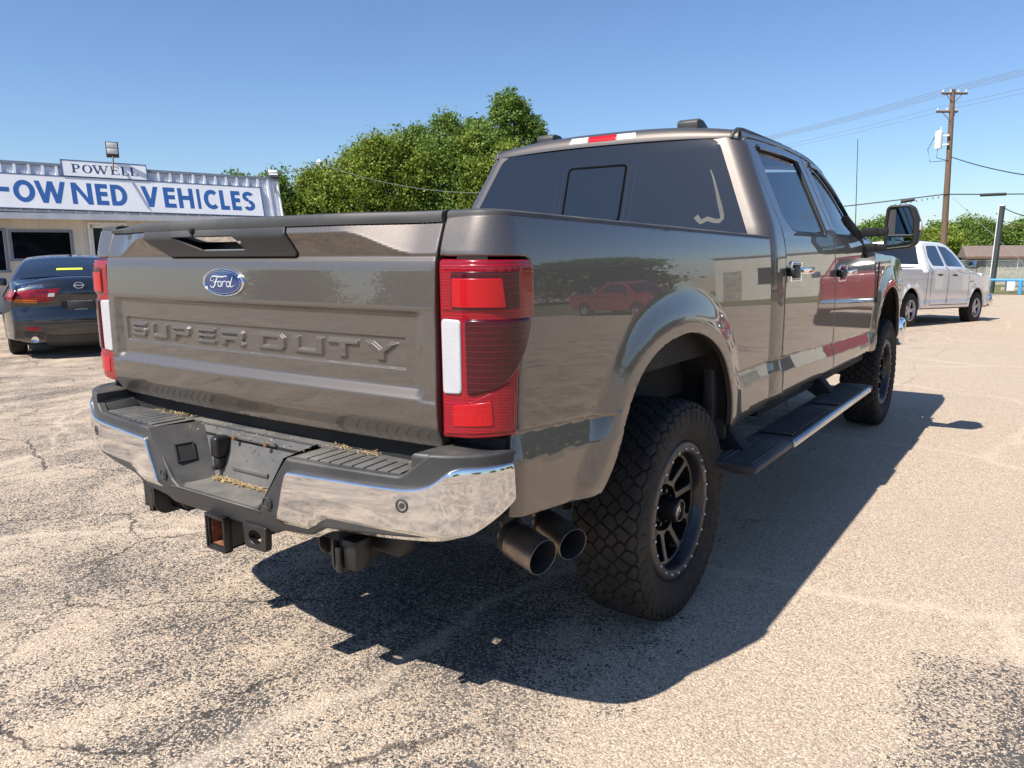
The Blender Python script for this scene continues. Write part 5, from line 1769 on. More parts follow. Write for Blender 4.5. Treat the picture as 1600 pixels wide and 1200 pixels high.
wp.location = (-1.93, 16.84, -.325); wp.rotation_euler = (R_(-1.9), 0, -R_(16.1))
# a small badge on its door
b = MB(); b.box(.985, 1.003, 4.24, 4.30, 1.03, 1.07, .003); b.box(.985, 1.003, 4.36, 4.42, 1.03, 1.07, .003); b.build("door_badge", M['plastic'], wp)
rp = copy_tree(wp)
def repaint(root, old, new):
    for o in list(bpy.data.objects):
        p_ = o
        while p_.parent is not None: p_ = p_.parent
        if p_ is root and o.type == 'MESH' and o.data.materials and o.data.materials[0] is old:
            key = "re_" + o.data.name + new.name
            me = bpy.data.meshes.get(key) or o.data.copy()
            me.name = key
            me.materials[0] = new
            o.data = me
repaint(rp, M['white_paint'], M['red_paint'])
tag(rp, "red pickup parked just past the right edge behind the white pickup", "pickup truck")
rp.location = (3.05, 15.5, -.28); rp.rotation_euler = (R_(-1.9), 0, -R_(14))
rp2 = copy_tree(rp)
tag(rp2, "second red pickup farther out to the right near the white hall", "pickup truck")
rp2.location = (17.5, 29.0, -.56); rp2.rotation_euler = (R_(-1.5), 0, R_(115))

# sedan
def sedan(name, mat, detail=True):
    root = empty(name)
    ya, yf, R = 1.08, 3.90, .338
    def Xf(y, z):
        d = .925 - .05 * np.maximum(.55 - z, 0) - .10 * np.maximum(z - .80, 0) ** 2
        up = .905 - .56 * (z - .93)
        d = np.where(z > .90, np.minimum(d, up), d)
        d = d - .14 * (np.maximum(.85 - y, 0) / .85) ** 2.2 - .16 * (np.maximum(y - 3.9, 0) / 1.0) ** 2
        P = np.stack([np.ravel(y), np.ravel(z)], 1)
        dd = np.minimum(np.abs(np.hypot(P[:, 0] - ya, P[:, 1] - .36) - .40), np.abs(np.hypot(P[:, 0] - yf, P[:, 1] - .36) - .40)).reshape(np.shape(y))
        return d + .02 * (1 - sstep(.0, .12, dd)) * (z < .85)
    cr = lambda y, z: .13 if (y < .25 and z < 1.08) else (.05 if z > 1.0 else .04)
    def crown(y, z):
        return .04 + .09 * float(sstep(.55, .08, np.array(y)))
    out = smooth_poly([(.30, .28), (.14, .30), (.06, .44), (.05, .60), (.09, .70), (.10, .80), (.075, .90), (.08, 1.00), (.14, 1.045)], .05)
    out += smooth_poly([(.20, 1.065), (.45, 1.09), (.70, 1.125), (1.05, 1.27), (1.45, 1.40), (1.95, 1.45), (2.45, 1.44), (2.95, 1.33), (3.45, 1.10), (3.62, 1.02), (4.1, .96), (4.5, .86), (4.78, .70), (4.86, .50), (4.84, .30)], .06) + [(4.75, .24)]
    shell_body(root, out, [(ya, .36, .375), (yf, .36, .375)], Xf, mat, bev=.05, crown=crown, zb=.26)
    def sp(nm, poly, m, off=.004, r=.03):
        o = panel(nm, round_poly(poly, r), lambda y, z: Xf(y, z) + off, xmap, m, root, h=.08, bev=.003, flange=.006)
        c = o.copy(); c.scale.x = -1; COL.objects.link(c)
        return o
    sp("side_window", [(.98, 1.02), (1.0, 1.08), (1.50, 1.33), (2.02, 1.375), (2.04, .98)], M['glass'])
    sp("side_window", [(2.10, .98), (2.08, 1.375), (2.5, 1.365), (2.9, 1.26), (3.30, 1.02)], M['glass'])
    sp("chrome_trim", [(.96, 1.00), (.98, 1.09), (1.48, 1.345), (2.0, 1.39), (2.5, 1.378), (2.5, 1.372), (2.0, 1.382), (1.49, 1.336), (1.0, 1.085), (.99, 1.0)], M['bright'], .006, 0)
    rw = [(.70, 1.13), (1.05, 1.275), (1.42, 1.398)]
    patch(root, "rear_window", smooth_poly(rw, .05), Xf, M['glass'], -.9, .9, .006, crown, uf=lambda q: (-.93 + .02 * q, .93 - .02 * q))
    patch(root, "windshield", smooth_poly([(2.55, 1.425), (2.95, 1.33), (3.45, 1.10), (3.55, 1.05)], .05), Xf, M['glass'], -.93, .93, .006, crown)
    patch(root, "window_sticker", smooth_poly([(.90, 1.215), (.965, 1.242)], .05), Xf, simple('yellow_sticker', (.62, .68, .05), .6), -.32, .16, .010, crown)
    # lamps
    seg_ = [(.082, .845), (.072, .905), (.074, .955), (.080, .985)]
    for sg in (-1, 1):
        patch(root, "tail_lamp", smooth_poly(seg_, .02), Xf, M['lens_red'], 0, 1, .010, crown, n=24, uf=lambda q, s=sg: (s * (.30 + .18 * (1 - q)), s * 1.0) if s > 0 else (-1.0, -(.30 + .18 * (1 - q))))
        patch(root, "turn_lens", smooth_poly([(.088, .835), (.078, .88)], .02), Xf, M['lens_amber'], sg * .66, sg * 1.0, .013, crown)
        patch(root, "reverse_lens", smooth_poly([(.075, .905), (.074, .955)], .02), Xf, M['lens_clear'], sg * .40, sg * .50, .013, crown)
        pl = round_poly([(.02, .845), (.02, .985), (.30, 1.005), (.42, .985), (.20, .86)], .02)
        o = panel("tail_lamp_side", pl, lambda y, z: Xf(y, z) + .006, xmap, M['lens_red'], root, h=.05, bev=.004, flange=.008); o.scale.x = sg
        patch(root, "rear_reflector", smooth_poly([(.072, .445), (.058, .50)], .02), Xf, M['lens_red'], sg * .66, sg * .88, .012, crown)
        patch(root, "bumper_vent", smooth_poly([(.105, .36), (.064, .44)], .02), Xf, M['plastic'], sg * .60, sg * .90, .010, crown)
        b = MB(); b.lathe([(-.02, .0001), (-.03, .045), (.05, .05), (.12, .05)], 20, 'y', (sg * .58, .03, .30)); b.build("exhaust_tip", M['bright'], root)
    patch(root, "trunk_gap", smooth_poly([(.075, .640), (.079, .650)], .01), Xf, M['seal'], -.50, .50, .006, crown, n=24)
    patch(root, "bumper_crease", smooth_poly([(.052, .520), (.052, .532)], .01), Xf, M['seal'], -.86, .86, .006, crown, n=24)
    patch(root, "lower_bumper", smooth_poly([(.30, .28), (.14, .30), (.10, .35), (.075, .40)], .04), Xf, M['plastic'], -.58, .58, .008, crown)
    patch(root, "plate_recess", smooth_poly([(.098, .70), (.10, .80), (.087, .86)], .04), Xf, M['seal'], -.30, .30, .006, crown)
    b = MB(); b.box(-.16, .16, -.046, -.040, .705, .835, .004); b.build("plate_frame", M['plastic'], root)
    b = MB(); b.box(-.155, .155, -.049, -.0455, .826, .833); b.box(-.08, .08, -.049, -.0455, .708, .714); b.build("frame_lettering_strip", M['alloy'], root)
    # emblem: ring with a bar
    b = MB(); b.tube([(.055 * math.cos(a), -.052, 1.055 + .042 * math.sin(a)) for a in np.linspace(0, 2 * math.pi, 28, endpoint=False)], .006, 6, closed=True); b.box(-.068, .068, -.062, -.052, 1.048, 1.062, .003); b.build("emblem", M['bright'], root)
    text_obj("model_lettering", "ALTIMA", .078, (-.55, -.030, 1.045), (R_(78), 0, R_(-8)), M['bright'], root)
    b = MB(); b.prism([(1.62, 1.43), (1.70, 1.50), (1.82, 1.475), (1.86, 1.44)], 'x', -.025, .025, .006); b.build("roof_antenna", M['seal'], root)
    for sg in (-1, 1):
        b = MB(); b.box(min(sg * .90, sg * 1.05), max(sg * .90, sg * 1.05), 3.10, 3.22, .96, 1.10, .03); b.build("door_mirror", mat, root)
        b = MB(); b.box(min(sg * .55, sg * .80), max(sg * .55, sg * .80), 4.66, 4.80, .62, .74, .03); b.build("headlamp", M['lens_clear'], root)
    b = MB(); b.box(-.80, .80, .3, 4.6, .20, .42); b.box(-.66, .66, ya - .36, ya + .36, .42, .70); b.box(-.66, .66, yf - .36, yf + .36, .42, .70); b.build("underbody", M['dark'], root)
    w = small_wheel(R, .22, .235, 5); add_wheels(root, w, R, .80, ya, yf)
    return root
sd = sedan("parked_sedan", M['black_paint'])
tag(sd, "glossy black sedan parked nose-in before the low sales office, seen from behind", "car")
sd.location = (-8.95, 3.76, 0); sd.scale = (1, 1, .95); sd.rotation_euler = (0, 0, R_(67))
for _o in list(bpy.data.objects):
    if _o.type == 'FONT':          # lettering as a plain mesh
        _dg = bpy.context.evaluated_depsgraph_get()
        _me = bpy.data.meshes.new_from_object(_o.evaluated_get(_dg), depsgraph=_dg)
        _n = bpy.data.objects.new(_o.name, _me); _n.location = _o.location; _n.rotation_euler = _o.rotation_euler
        _p = _o.parent; _nm = _o.name; bpy.data.objects.remove(_o); _n.name = _nm; link(_n, _p)
s2 = copy_tree(sd)
repaint(s2, M['black_paint'], M['silver_paint'])
tag(s2, "silver sedan parked behind the viewer, reflected in the tailgate", "car")
s2.location = (-3.0, -14.0, 0); s2.rotation_euler = (0, 0, R_(75))
# ------------------------------------------------------------------ sales office with the long sign
A_ = R_(17)
e_ = np.array([math.sin(A_), math.cos(A_), 0.0]); n_ = np.array([math.cos(A_), -math.sin(A_), 0.0])
W0 = np.array([-18.98, 9.148, 0.0])
lean = R_(16)
up_ = np.array([-n_[0] * math.sin(lean), -n_[1] * math.sin(lean), math.cos(lean)])
ns_ = np.array([n_[0] * math.cos(lean), n_[1] * math.cos(lean), math.sin(lean)])
office = empty("sales_office")
tag(office, "low white metal sales office with ribbed parapet above dark windows and a glass door", "building")
def wall_pt(s, z, d=0.0):
    return W0 + e_ * s + n_ * d + np.array([0, 0, z])
S0v = W0 + n_ * .55 + np.array([0, 0, 2.45])
tilt = -.014
def par_pt(s, t, d=0.0):
    return S0v + e_ * s + up_ * (t + tilt * s) + ns_ * d
def hexa(b, fn, s0, s1, t0, t1, d0, d1):
    c = [fn(s, t, d) for d in (d0, d1) for t in (t0, t1) for s in (s0, s1)]
    v = [b.bm.verts.new(tuple(map(float, p))) for p in c]
    for f in ((0, 1, 3, 2), (4, 6, 7, 5), (0, 4, 5, 1), (2, 3, 7, 6), (0, 2, 6, 4), (1, 5, 7, 3)):
        b.bm.faces.new([v[i] for i in f])
M['siding'] = simple('cream_metal_siding', (.60, .56, .47), .5, vary=.08, scale=2.0)
M['ribbed'] = simple('galvanised_ribbed_metal', (.72, .74, .77), .42, metal=.15, vary=.10, scale=3.0)
M['trim'] = simple('white_trim', (.68, .69, .70), .5, vary=.08)
M['bluegrey'] = simple('blue_grey_frame', (.16, .20, .26), .5)
M['roof_flat'] = simple('roof_membrane', (.35, .35, .35), .8)
LEFT = -12.0; RIGHT = 4.90
# siding panels, one sheet each, with a standing rib at the joint; openings left for windows and the door
openings = [(-9.0, -7.6, 1.0, 1.99), (-6.6, -5.2, 1.0, 1.99), (-4.6, -2.10, 1.05, 2.02), (-1.93, -.63, 1.33, 1.99), (-.15, .68, 0.0, 2.2), (1.6, 3.2, 1.33, 1.99)]
edges_ = sorted(set([LEFT, RIGHT] + [round(x, 3) for x in np.arange(LEFT, RIGHT, .335)] + [o[0] for o in openings] + [o[1] for o in openings]))
edges_ = [a for i, a in enumerate(edges_) if i == 0 or a - edges_[i - 1] > .02]
for a, c in zip(edges_[:-1], edges_[1:]):
    m = (a + c) / 2
    op = [o for o in openings if o[0] < m < o[1]]
    rng_z = [(0.0, 2.48)] if not op else [(0.0, op[0][2]), (op[0][3], 2.48)]
    for z0, z1 in rng_z:
        if z1 - z0 < .05: continue
        b = MB(); hexa(b, wall_pt, a, c, z0, z1, -.12, 0); hexa(b, wall_pt, a - .012, a + .018, z0, z1, 0, .022); hexa(b, wall_pt, m - .01, m + .01, z0, z1, 0, .008)
        b.build("siding_panel", M['siding'], office, smooth=False)
for (a, c, z0, z1) in openings:
    isdoor = z0 == 0.0
    b = MB()
    for q in ((a - .06, a, z0, z1 + .06), (c, c + .06, z0, z1 + .06), (a, c, z1, z1 + .06), (a - .08, c + .08, z0 - .06, z0) if not isdoor else (a, c, -.02, .03)):
        hexa(b, wall_pt, *q, -.05, .035)
    fr_ = b.build("window_frame" if not isdoor else "door_frame", M['bluegrey'] if not isdoor else M['trim'], office, smooth=False)
    b = MB(); hexa(b, wall_pt, a, c, z0, z1, -.075, -.07); b.build("window_pane" if not isdoor else "door_glass", M['window_glass'], fr_, smooth=False)
    if isdoor:
        b = MB()
        for q in ((a, a + .07, .03, z1), (c - .07, c, .03, z1), (a, c, z1 - .09, z1), (a, c, .9, .98)): hexa(b, wall_pt, *q, -.07, -.02)
        b.build("door_stile", M['trim'], fr_, smooth=False)
# body of the building, soffit, parapet
b = MB(); hexa(b, wall_pt, LEFT, RIGHT - .02, 0, 2.46, -9.0, -.13); hexa(b, wall_pt, LEFT, RIGHT - .02, 2.46, 3.35, -9.0, .05)
b.build("side_walls", M['siding'], office, smooth=False)
b = MB(); hexa(b, wall_pt, LEFT, RIGHT + .02, 2.36, 2.43, -.05, .50); b.build("soffit", M['siding'], office, smooth=False)
b = MB(); hexa(b, wall_pt, LEFT, RIGHT + .03, 2.30, 2.36, .46, .56); hexa(b, wall_pt, LEFT, RIGHT + .03, 2.36, 2.45, .50, .565); b.build("gutter", M['ribbed'], office, smooth=False)
for a in np.arange(LEFT, RIGHT, .302):
    c = min(a + .302, RIGHT)
    b = MB(); hexa(b, par_pt, a, c, 0, 1.22, -.03, -.005)
    hexa(b, par_pt, a - .030, a + .030, 0, 1.22, -.005, .045)
    for k in (.105, .155, .205): hexa(b, par_pt, a + k - .008, a + k + .008, 0, 1.22, -.005, .006)
    b.build("parapet_panel", M['ribbed'], office, smooth=False)
b = MB(); hexa(b, par_pt, LEFT, RIGHT + .03, 1.20, 1.275, -.09, .045); b.build("parapet_cap", simple('weathered_cap', (.20, .23, .27), .5, metal=.3), office, smooth=False)
b = MB(); hexa(b, par_pt, RIGHT, RIGHT + .03, 0, 1.2, -.8, .03); b.build("end_trim", M['ribbed'], office, smooth=False)
b = MB(); hexa(b, wall_pt, LEFT, RIGHT, 3.35, 3.40, -9.0, .1); b.build("flat_roof", M['roof_flat'], office, smooth=False)

# the long sign
M['sign_white'] = simple('enamelled_sign_white', (.80, .81, .83), .35, vary=.05, scale=1.5)
M['sign_blue'] = simple('sign_blue', (.035, .12, .36), .45, vary=.06, scale=4)
M['sign_dark'] = simple('sign_dark_blue', (.025, .055, .15), .45, vary=.06)
M['sign_edge'] = simple('sign_edge_blue', (.05, .09, .18), .5)
sign = empty("long_sign")
tag(sign, "long white sign with big blue letters OWNED VEHICLES along the office parapet", "sign")
for a, c in ((-7.4, -5.0), (-5.0, -2.55), (-2.55, -.10), (-.10, 2.30), (2.30, 4.33)):
    b = MB(); hexa(b, par_pt, a + .001, c - .001, .06, .93, .035, .085); b.build("sign_panel", M['sign_white'], sign, smooth=False)
b = MB()
for q in ((-7.4, 4.33, .922, .940), (-7.4, 4.33, .050, .066), (4.32, 4.345, .05, .94)): hexa(b, par_pt, *q, .035, .092)
b.build("sign_border", M['sign_edge'], sign, smooth=False)
def seg(p, q, tx, ty=None):
    """thick stroke between p and q with horizontal ends; tx is the horizontal thickness"""
    return [(p[0] - tx / 2, p[1]), (p[0] + tx / 2, p[1]), (q[0] + tx / 2, q[1]), (q[0] - tx / 2, q[1])]
def rect(x0, x1, y0, y1): return [(x0, y0), (x1, y0), (x1, y1), (x0, y1)]
def arc(cx, cy, rx, ry, a0, a1, tx, ty, n=18):
    an = np.linspace(math.radians(a0), math.radians(a1), n)
    out = []
    for i in range(n - 1):
        a, b_ = an[i], an[i + 1]
        out.append([(cx + rx * math.cos(a), cy + ry * math.sin(a)), (cx + rx * math.cos(b_), cy + ry * math.sin(b_)),
                    (cx + (rx - tx) * math.cos(b_), cy + (ry - ty) * math.sin(b_)), (cx + (rx - tx) * math.cos(a), cy + (ry - ty) * math.sin(a))])
    return out
def glyph(ch, w, h, t):
    ty = t * 1.05
    if ch == '-': return [rect(0, w, h * .44, h * .44 + ty)]
    if ch == 'O': return arc(w / 2, h / 2, w / 2, h / 2, 0, 360, t * 1.05, ty, 40)
    if ch == 'W': return [seg((t / 2, h), (w * .30, 0), t), seg((w * .30, 0), (w * .5, h), t), seg((w * .5, h), (w * .70, 0), t), seg((w * .70, 0), (w - t / 2, h), t)]
    if ch == 'N': return [rect(0, t, 0, h), rect(w - t, w, 0, h), seg((t * .5, h), (w - t * .5, 0), t * 1.05)]
    if ch == 'E': return [rect(0, t, 0, h), rect(0, w, 0, ty), rect(0, w * .95, h * .42, h * .42 + ty), rect(0, w, h - ty, h)]
    if ch == 'D': return [rect(0, t, 0, h), rect(0, w * .42, 0, ty), rect(0, w * .42, h - ty, h)] + arc(w * .40, h / 2, w * .60, h / 2, -90, 90, t * 1.05, ty)
    if ch == 'V': return [seg((t / 2, h), (w / 2, 0), t * 1.05), seg((w / 2, 0), (w - t / 2, h), t * 1.05)]
    if ch == 'H': return [rect(0, t, 0, h), rect(w - t, w, 0, h), rect(0, w, h * .42, h * .42 + ty)]
    if ch == 'I': return [rect(0, w, 0, h)]
    if ch == 'L': return [rect(0, t, 0, h), rect(0, w, 0, ty)]
    if ch == 'C': return arc(w * .58, h / 2, w * .58, h / 2, 48, 312, t * 1.05, ty, 30)
    if ch == 'S': return arc(w / 2, h * .735, w / 2, h * .265, 25, 270, t, ty * .9, 22) + arc(w / 2, h * .28, w / 2, h * .28, -155, 90, t, ty * .9, 22)
for ch, a, c in [('-', -2.14, -1.91), ('O', -1.83, -1.37), ('W', -1.37, -.69), ('N', -.57, -.10), ('E', -.02, .265), ('D', .335, .72), ('V', 1.08, 1.50), ('E', 1.63, 1.93), ('H', 2.00, 2.40), ('I', 2.50, 2.585), ('C', 2.68, 3.06), ('L', 3.12, 3.37), ('E', 3.44, 3.70), ('S', 3.77, 4.10)]:
    ps = [[(a + x, .215 + y) for x, y in q] for q in glyph(ch, c - a, .565, .112)]
    union_sheet("letter", ps, lambda u, v, l: par_pt(u, v, .0875 + l), M['sign_blue'], sign, 0.0, .002)
hs = empty("name_sign")
tag(hs, "small white sign lettered POWELL above the long sign on the office", "sign")
b = MB(); hexa(b, par_pt, -.70, 1.28, .945, 1.36, .05, .10); b.build("sign_panel", M['sign_white'], hs, smooth=False)
b = MB()
for q in ((-.72, 1.30, 1.355, 1.375), (-.72, -.70, .942, 1.36), (1.28, 1.30, .942, 1.36), (-.72, 1.30, .940, .950)): hexa(b, par_pt, *q, .045, .107)
b.build("sign_border", M['sign_edge'], hs, smooth=False)
def serif(ch, w, h):
    T, s_ = .048, .014
    def sf(x, y, ww=.05): return rect(x - ww / 2, x + ww / 2, y, y + s_) if y < h / 2 else rect(x - ww / 2, x + ww / 2, y - s_, y)
    if ch == 'P': return [rect(.02, .02 + T, 0, h), sf(.02 + T / 2, 0, .10), sf(.02 + T / 2, h, .10), rect(.02, w * .55, h - s_, h), rect(.02, w * .55, h * .42, h * .42 + s_)] + arc(w * .55, h * .71 + s_ / 2, w * .45, h * .29, -90, 90, T, s_)
    if ch == 'O': return arc(w / 2, h / 2, w / 2, h / 2, 0, 360, T, s_, 36)
    if ch == 'W': return [seg((.03, h), (w * .30, 0), T), seg((w * .30, 0), (w * .52, h), s_ * 1.3), seg((w * .46, h), (w * .70, 0), T), seg((w * .70, 0), (w - .03, h), s_ * 1.3), sf(.04, h, .10), sf(w * .5, h, .10), sf(w - .03, h, .08)]
    if ch == 'E': return [rect(.02, .02 + T, 0, h), rect(0, w, 0, s_), rect(0, w, h - s_, h), rect(.02, w * .75, h * .5, h * .5 + s_), rect(w - s_, w, 0, h * .28), rect(w - s_, w, h * .72, h), rect(w * .72, w * .72 + s_, h * .38, h * .65)]
    if ch == 'L': return [rect(.02, .02 + T, 0, h), sf(.02 + T / 2, h, .10), rect(0, w, 0, s_), rect(w - s_, w, 0, h * .30)]
for ch, a, c in [('P', -.49, -.30), ('O', -.25, -.02), ('W', -.01, .36), ('E', .41, .61), ('L', .66, .84), ('L', .88, 1.07)]:
    ps = [[(a + x, 1.045 + y) for x, y in q] for q in serif(ch, c - a, .225)]
    union_sheet("letter", ps, lambda u, v, l: par_pt(u, v, .1025 + l), M['sign_dark'], hs, 0.0, .002)

# area lights on the roof
def flood(loc, rz, tilt_, label, group=None):
    r = empty("flood_light", loc, rz); tag(r, label, "flood light")
    b = MB(); b.tube([(0, -.3, -.25), (0, -.1, .0), (0, 0, .12)], .022, 8); b.build("bracket", M['plastic'], r)
    mt = Matrix.Translation((0, 0, .30)) @ Matrix.Rotation(tilt_, 4, 'X')
    b = MB(); b.box(-.15, .15, -.03, .03, -.20, .20, .01, mat=mt); b.build("housing", M['plastic'], r)
    for z0, z1 in ((-.10, .03), (.05, .18)):
        b = MB(); b.box(-.125, .125, -.036, -.029, z0, z1, .002, mat=mt); b.build("led_panel", M['trim'], r)
    return r
p_ = par_pt(.50, 1.34, .13)
flood(tuple(p_ + np.array([0, 0, .05])), R_(58), R_(8), "square flood light on a bracket above the small name sign")
p_ = par_pt(4.85, 1.25, -.10)
flood(tuple(p_ - np.array([0, 0, .12])), R_(60), R_(-55), "tilted flood light at the far end of the office parapet")
# ------------------------------------------------------------------ trees
def leaf_mat(name, cols):
    t = NT(name)
    gi = t.n("NewGeometry")
    c = t.ramp(gi.outputs["Random Per Island"], [(i / (len(cols) - 1), q) for i, q in enumerate(cols)])
    nz = t.noise(.55, 3.0)
    c = t.mix(t.ramp(nz.outputs[0], [(.35, 0.0), (.7, .6)]), c, tuple(x * 1.35 for x in cols[-1]))
    t.set(color=c, rough=.55, spec=.35)
    tr = t.n("BsdfTranslucent"); t.l(c, tr.inputs[0])
    mx = t.n("MixShader"); mx.inputs[0].default_value = .30
    t.l(t.b.outputs[0], mx.inputs[1]); t.l(tr.outputs[0], mx.inputs[2]); t.l(mx.outputs[0], t.out.inputs[0])
    return t.m
M['leaf_a'] = leaf_mat('yellow_green_leaves', [(.075, .115, .010), (.14, .20, .020), (.25, .31, .045)])
M['leaf_b'] = leaf_mat('deep_green_leaves', [(.06, .115, .016), (.11, .185, .028), (.17, .25, .05)])
M['leaf_c'] = leaf_mat('pale_feathery_leaves', [(.10, .16, .04), (.15, .22, .05), (.20, .28, .08)])
M['bark'] = simple('rough_bark', (.10, .08, .06), .9, vary=.4, scale=20, bump=.6, bscale=40)
def crown_mesh(name, lobes, n, leaf, mat, seed, clump=.30, hang=.3):
    r = np.random.RandomState(seed)
    L = np.array([l[3] * l[4] if len(l) > 4 else l[3] ** 2 for l in lobes]); L = L / L.sum()
    per = 22
    nc = n // per
    which = r.choice(len(lobes), nc, p=L)
    C = []
    for k in which:
        l = lobes[k]; rz = l[4] if len(l) > 4 else l[3]
        d = r.normal(size=3); d /= np.linalg.norm(d)
        if d[2] < -.35 and r.rand() < .6: d[2] = -d[2]
        rad = r.uniform(.25, 1.0) ** .5
        rough = 1 + .20 * math.sin(d[0] * 7 + k) * math.sin(d[1] * 6 + 2 * k) + .10 * r.normal()
        C.append(np.array(l[:3]) + d * np.array([l[3], l[3], rz]) * rad * rough)
    C = np.array(C)
    cl = clump * r.uniform(.6, 1.5, nc)
    off = r.normal(size=(nc, per, 3)) * cl[:, None, None] * np.array([1, 1, .62]) * .55
    P = (C[:, None, :] + off).reshape(-1, 3)
    m = len(P)
    s = leaf * r.uniform(.4, 1.3, m)
    a = r.normal(size=(m, 3)); a[:, 2] *= .6; a /= np.linalg.norm(a, axis=1)[:, None]
    b_ = r.normal(size=(m, 3)); b_ -= a * (a * b_).sum(1)[:, None]; b_ /= np.linalg.norm(b_, axis=1)[:, None]
    v0 = P - a * s[:, None] * .5; v2 = P + a * s[:, None] * .5
    v1 = P + b_ * s[:, None] * .30; v3 = P - b_ * s[:, None] * .30
    V = np.stack([v0, v1, v2, v3], 1).reshape(-1, 3)
    me = bpy.data.meshes.new(name)
    me.vertices.add(len(V)); me.vertices.foreach_set("co", V.ravel())
    me.loops.add(m * 4); me.loops.foreach_set("vertex_index", np.arange(m * 4, dtype=np.int32))
    me.polygons.add(m); me.polygons.foreach_set("loop_start", np.arange(0, m * 4, 4, dtype=np.int32)); me.polygons.foreach_set("loop_total", np.full(m, 4, np.int32))
    me.update(calc_edges=True)
    me.materials.append(mat)
    return me
def trunk_build(root, h, r0, lobes, seed):
    rr = random.Random(seed)
    b = MB()
    top = h * .55
    b.tube([(0, 0, -.2), (rr.uniform(-.1, .1), rr.uniform(-.1, .1), top * .4), (rr.uniform(-.2, .2), rr.uniform(-.2, .2), top), (0, 0, h * .85)], [r0, r0 * .8, r0 * .6, r0 * .15], 10)
    for l in lobes:
        z0 = min(l[2] * .6, top)
        b.tube([(0, 0, z0 * .75), (l[0] * .4, l[1] * .4, z0 * .4 + l[2] * .55), (l[0] * .9, l[1] * .9, l[2])], [r0 * .45, r0 * .3, r0 * .08], 7)
    return b.build("trunk", M['bark'], root)
def tree(name, loc, lobes, h, n, leaf, mat, seed, label, group=None, r0=.18, clump=.3):
    root = empty(name, loc); tag(root, label, "tree", group)
    trunk_build(root, h, r0, lobes, seed)
    if seed in (12, 13, 14, 15, 16, 17): root.scale.z = {12: 1.16, 13: 1.22, 14: 1.10, 15: 1.17, 16: 1.28, 17: 1.40}[seed]
    o = bpy.data.objects.new("crown", crown_mesh("crown", lobes, n, leaf, mat, seed, clump)); link(o, root)
    return root
def gz(x, y): return float(ground_z(x, y))
# the wood behind the truck bed
tree("tall_tree", (-25.0, 35.4, gz(0, 36)), [(0, 0, 7.4, 1.5, 1.6), (.55, .4, 9.5, 1.15, 1.35), (-1.0, -.7, 8.3, .95, 1.2), (1.5, 1.1, 8.5, .85, 1.1), (-1.2, -.9, 6.2, 1.3, 1.3), (2.0, 1.5, 7.2, .95, .8), (0.2, .2, 5.4, 1.7, 1.3)], 10, 67200, 0.164, M['leaf_b'], 11, "tallest dark green tree rising beside the cab of the grey pickup", r0=.3, clump=.30)
tree("leafy_tree", (-24.0, 29.4, gz(0, 29)), [(0, 0, 4.6, 2.0, 1.9), (1.3, .9, 5.7, 1.2, 1.3), (-1.4, -.9, 5.3, 1.2, 1.5), (.1, .1, 6.7, .8, .9), (-1.0, -.7, 6.4, .6, .7), (0, 0, 2.8, 2.5, 1.7)], 7, 54400, 0.148, M['leaf_b'], 12, "broad green tree just left of the tallest tree", clump=.34)
tree("leafy_tree", (-22.0, 30.2, gz(0, 30)), [(0, 0, 3.9, 1.8, 1.8), (1.2, .8, 4.9, 1.1, 1.1), (-.8, -.6, 5.4, .9, 1.0), (0, 0, 2.4, 2.2, 1.6)], 6.5, 41600, 0.148, M['leaf_a'], 13, "rounded yellow-green tree hugging the left edge of the cab", clump=.32)
tree("leafy_tree", (-25.6, 27.0, gz(0, 27)), [(0, 0, 4.2, 1.9, 1.8), (1.4, 1.0, 5.2, 1.1, 1.2), (-1.3, -.9, 5.2, 1.1, 1.1), (.3, .2, 6.0, .8, .9), (-.6, -.4, 5.9, .6, .6), (0, 0, 2.5, 2.4, 1.6)], 7, 54400, 0.139, M['leaf_a'], 14, "yellow-green tree behind the middle of the sagging wire", clump=.32)
tree("leafy_tree", (-26.4, 25.0, gz(0, 25)), [(0, 0, 3.4, 1.8, 1.6), (-1.2, -.9, 4.1, 1.0, 1.0), (1.0, .7, 5.0, 1.0, 1.1), (1.3, .9, 5.7, .6, .7), (0, 0, 2.0, 2.2, 1.4)], 6, 48000, 0.139, M['leaf_a'], 15, "light green tree beside the lamp pole at the left of the wood", clump=.30)
tree("leafy_tree", (-27.9, 23.3, gz(0, 23)), [(0, 0, 2.4, 1.7, 1.4), (1.0, .8, 3.3, .9, 1.0), (-.9, -.7, 2.9, 1.0, .9), (0, 0, 1.5, 2.0, 1.2)], 4.6, 38400, 0.131, M['leaf_a'], 16, "low bushy tree between the lamp pole and the office", clump=.28)
tree("leafy_tree", (-28.6, 21.6, gz(0, 21)), [(0, 0, 2.3, 1.3, 1.3), (.6, .4, 3.2, .7, .8), (-.9, -.6, 3.1, .8, .8), (0, 0, 1.5, 1.6, 1.1)], 4.4, 32000, 0.131, M['leaf_b'], 17, "small tree showing right behind the end of the office roof", clump=.28)
tree("leafy_tree", (-41.5, 27.5, gz(0, 27)), [(0, 0, 4.6, 2.0, 1.6), (1.2, .8, 5.0, 1.2, 1.0)], 6, 19200, 0.148, M['leaf_a'], 18, "tree top peeping over the office roof left of its far end")
